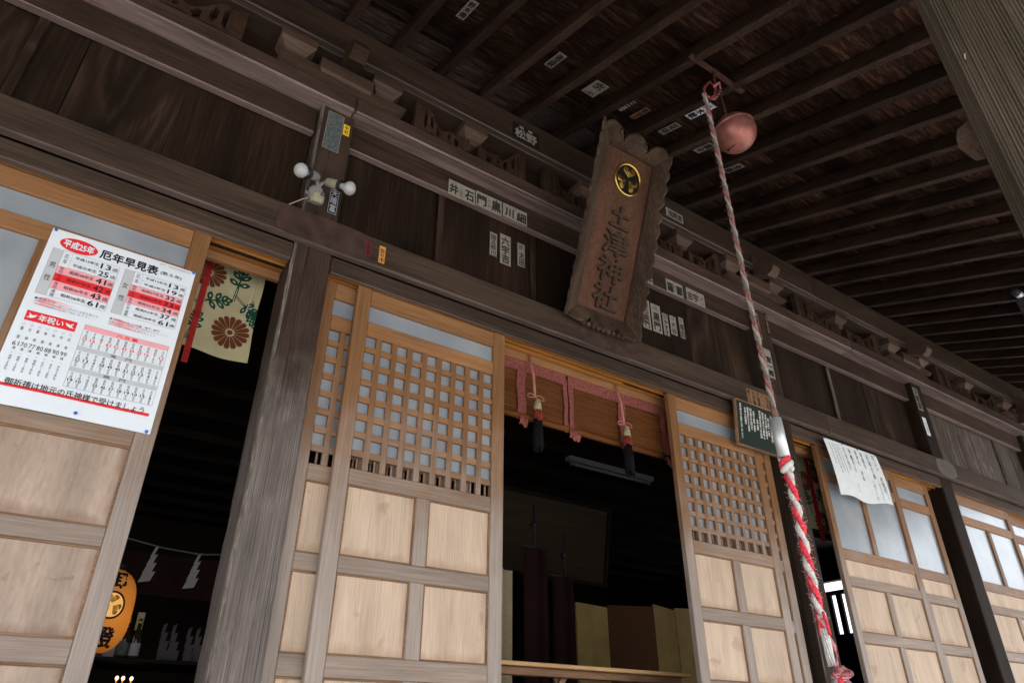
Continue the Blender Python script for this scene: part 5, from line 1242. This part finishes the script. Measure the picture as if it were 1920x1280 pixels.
# ================================================================== INSIDE, MIDDLE OPENING
fl = thing('fluorescent_fitting', 'dim unlit fluorescent lamp fitting on the dark ceiling of the middle opening', 'lamp', (4.1, 1.61, 3.73))
part('housing', MB().prism([(1.57, 3.729), (1.65, 3.729), (1.635, 3.69), (1.585, 3.69)], 'X', 3.60, 4.60), 'fluo', fl)
part('tube', MB().tube([(3.66, 1.61, 3.672), (4.54, 1.61, 3.672)], .013, 10), 'fluo', fl)
for xx in (3.63, 4.555): part('socket', MB().box(xx, xx + .015, 1.595, 1.625, 3.655, 3.689, .002), 'fluo', fl)
em = thing('votive_picture', 'large dim framed votive picture on the dark inner wall', 'picture', (3.75, 2.0, 2.8))
def emf(u, v, d=0): return Vector((3.10 + 1.17 * u, 2.0 - .12 * (1 - v) - d, 3.42 - .62 * v))
mb = MB(); q = [emf(0, 0), emf(1, 0), emf(1, 1), emf(0, 1)]; mb.add(q + [p + Vector((0, .02, 0)) for p in q], [(0, 1, 2, 3), (7, 6, 5, 4), (0, 4, 5, 1), (1, 5, 6, 2), (2, 6, 7, 3), (3, 7, 4, 0)])
part('board', mb, 'ema', em)
mb = MB(); put_text(mb, '奉納氏子中御芳名一同連名', .5, -.08, .8, .045, lambda a_, b_: emf(a_, -b_, .002)); part('lettering', mb, 'ink', em, recalc=False, kind='stuff')
mb = MB()
for (u0, v0, u1, v1) in ((-.03, -.04, 1.03, 0), (-.03, 1, 1.03, 1.05), (-.03, 0, 0, 1), (1, 0, 1.03, 1)):
    q = [emf(u0, v0, .02), emf(u1, v0, .02), emf(u1, v1, .02), emf(u0, v1, .02)]; mb.add(q + [p + Vector((0, .05, 0)) for p in q], [(0, 1, 2, 3), (7, 6, 5, 4), (0, 4, 5, 1), (1, 5, 6, 2), (2, 6, 7, 3), (3, 7, 4, 0)])
part('frame', mb, 'inner', em)
def banner(x0, x1, zt, zb, y, rx, rzt, label, m_='banner'):
    t = thing('hanging_banner', label, 'banner', (x0, y, zb), 'banners hung in the dark hall')
    part('cloth', MB().grid(lambda a_, b_: Vector((x0 + (x1 - x0) * a_, y + .012 * math.sin(a_ * 9), zt + (zb - zt) * b_)), 10, 3), m_, t, recalc=False)
    part('top_rod', MB().tube([(x0 - .02, y, zt), (x1 + .02, y, zt)], .008, 8), 'black', t)
    part('staff', MB().tube([(rx, y, zt), (rx, y, rzt)], .011, 8), 'black', t)
    part('staff_ball', MB().lathe([(0, -.03), (.022, -.02), (.03, 0), (.022, .02), (0, .03)], Vector((rx, y, (zt + rzt) / 2)), (0, 0, 1), 14), 'black', t)
banner(2.98, 3.20, 2.84, 1.5, 1.4, 3.08, 3.17, 'tall dark red banner on a black staff, left of the pair in the middle opening')
banner(3.24, 3.44, 2.66, 1.5, 1.4, 3.36, 2.98, 'dark banner on a black staff, right of the pair in the middle opening')
banner(2.66, 2.90, 2.66, 1.5, 1.42, 2.70, 2.75, 'pale dim banner at the left edge of the middle opening', 'tassel_w')
scn = thing('folding_screen', 'gold paper folding screen standing dimly behind the table', 'folding screen', (4.2, 1.6, 1.3))
fx = [(3.62, 1.60), (4.00, 1.66), (4.36, 1.50), (4.74, 1.62), (5.05, 1.52)]
for i in range(4):
    (xa, ya_), (xb, yb_) = fx[i], fx[i + 1]; q = [Vector((xa + .003, ya_, 1.302)), Vector((xb - .003, yb_, 1.302)), Vector((xb - .003, yb_, 2.535 + .02 * i)), Vector((xa + .003, ya_, 2.535 + .02 * i))]
    o_ = Vector((0, .018, 0)); mb = MB().add(q + [p + o_ for p in q], [(0, 1, 2, 3), (7, 6, 5, 4), (0, 4, 5, 1), (1, 5, 6, 2), (2, 6, 7, 3), (3, 7, 4, 0)])
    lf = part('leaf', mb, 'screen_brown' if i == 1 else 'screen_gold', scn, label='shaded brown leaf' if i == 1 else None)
tb = thing('folding_table', 'pale folding table seen from below across the middle opening', 'table', (2.8, .5, 1.3))
part('table_top', MB().box(1.55, 3.60, .48, 1.05, 1.941, 1.962, .004), 'table', tb)
part('apron', MB().box(1.60, 3.55, .52, .54, 1.90, 1.940, .003), 'mould', tb)
for (cx) in (2.62, 3.5):
    for s in (-1, 1): part('leg', MB().prism([(cx - s * .02, 1.899), (cx - s * .02 + .04, 1.899), (cx + s * .42 + .04, 1.302), (cx + s * .42, 1.302)], 'Y', .56 + .02 * (s > 0), .578 + .02 * (s > 0)), 'mould', tb)
# ================================================================== LAMP PIPE UNDER THE ROOF AT THE RIGHT
pp = thing('lamp_pipe', 'short silver pipe with a black cap and clamp under the rafters at the right edge', 'pipe', (6.2, -1.22, 4.87))
part('pipe', MB().lathe([(0, 0), (.030, 0), (.030, 1.6), (0, 1.6)], Vector((6.20, -1.22, 4.875)), (1, 0, -.02), 20), 'aluminium', pp)
part('cap', MB().lathe([(0, -.02), (.034, -.018), (.036, .03), (.030, .031)], Vector((6.19, -1.22, 4.875)), (1, 0, -.02), 20), 'black', pp)
part('clamp', MB().prism([(6.27, 4.84), (6.45, 4.84), (6.50, 4.62), (6.42, 4.55), (6.33, 4.63)], 'Y', -1.26, -1.18), 'black', pp)
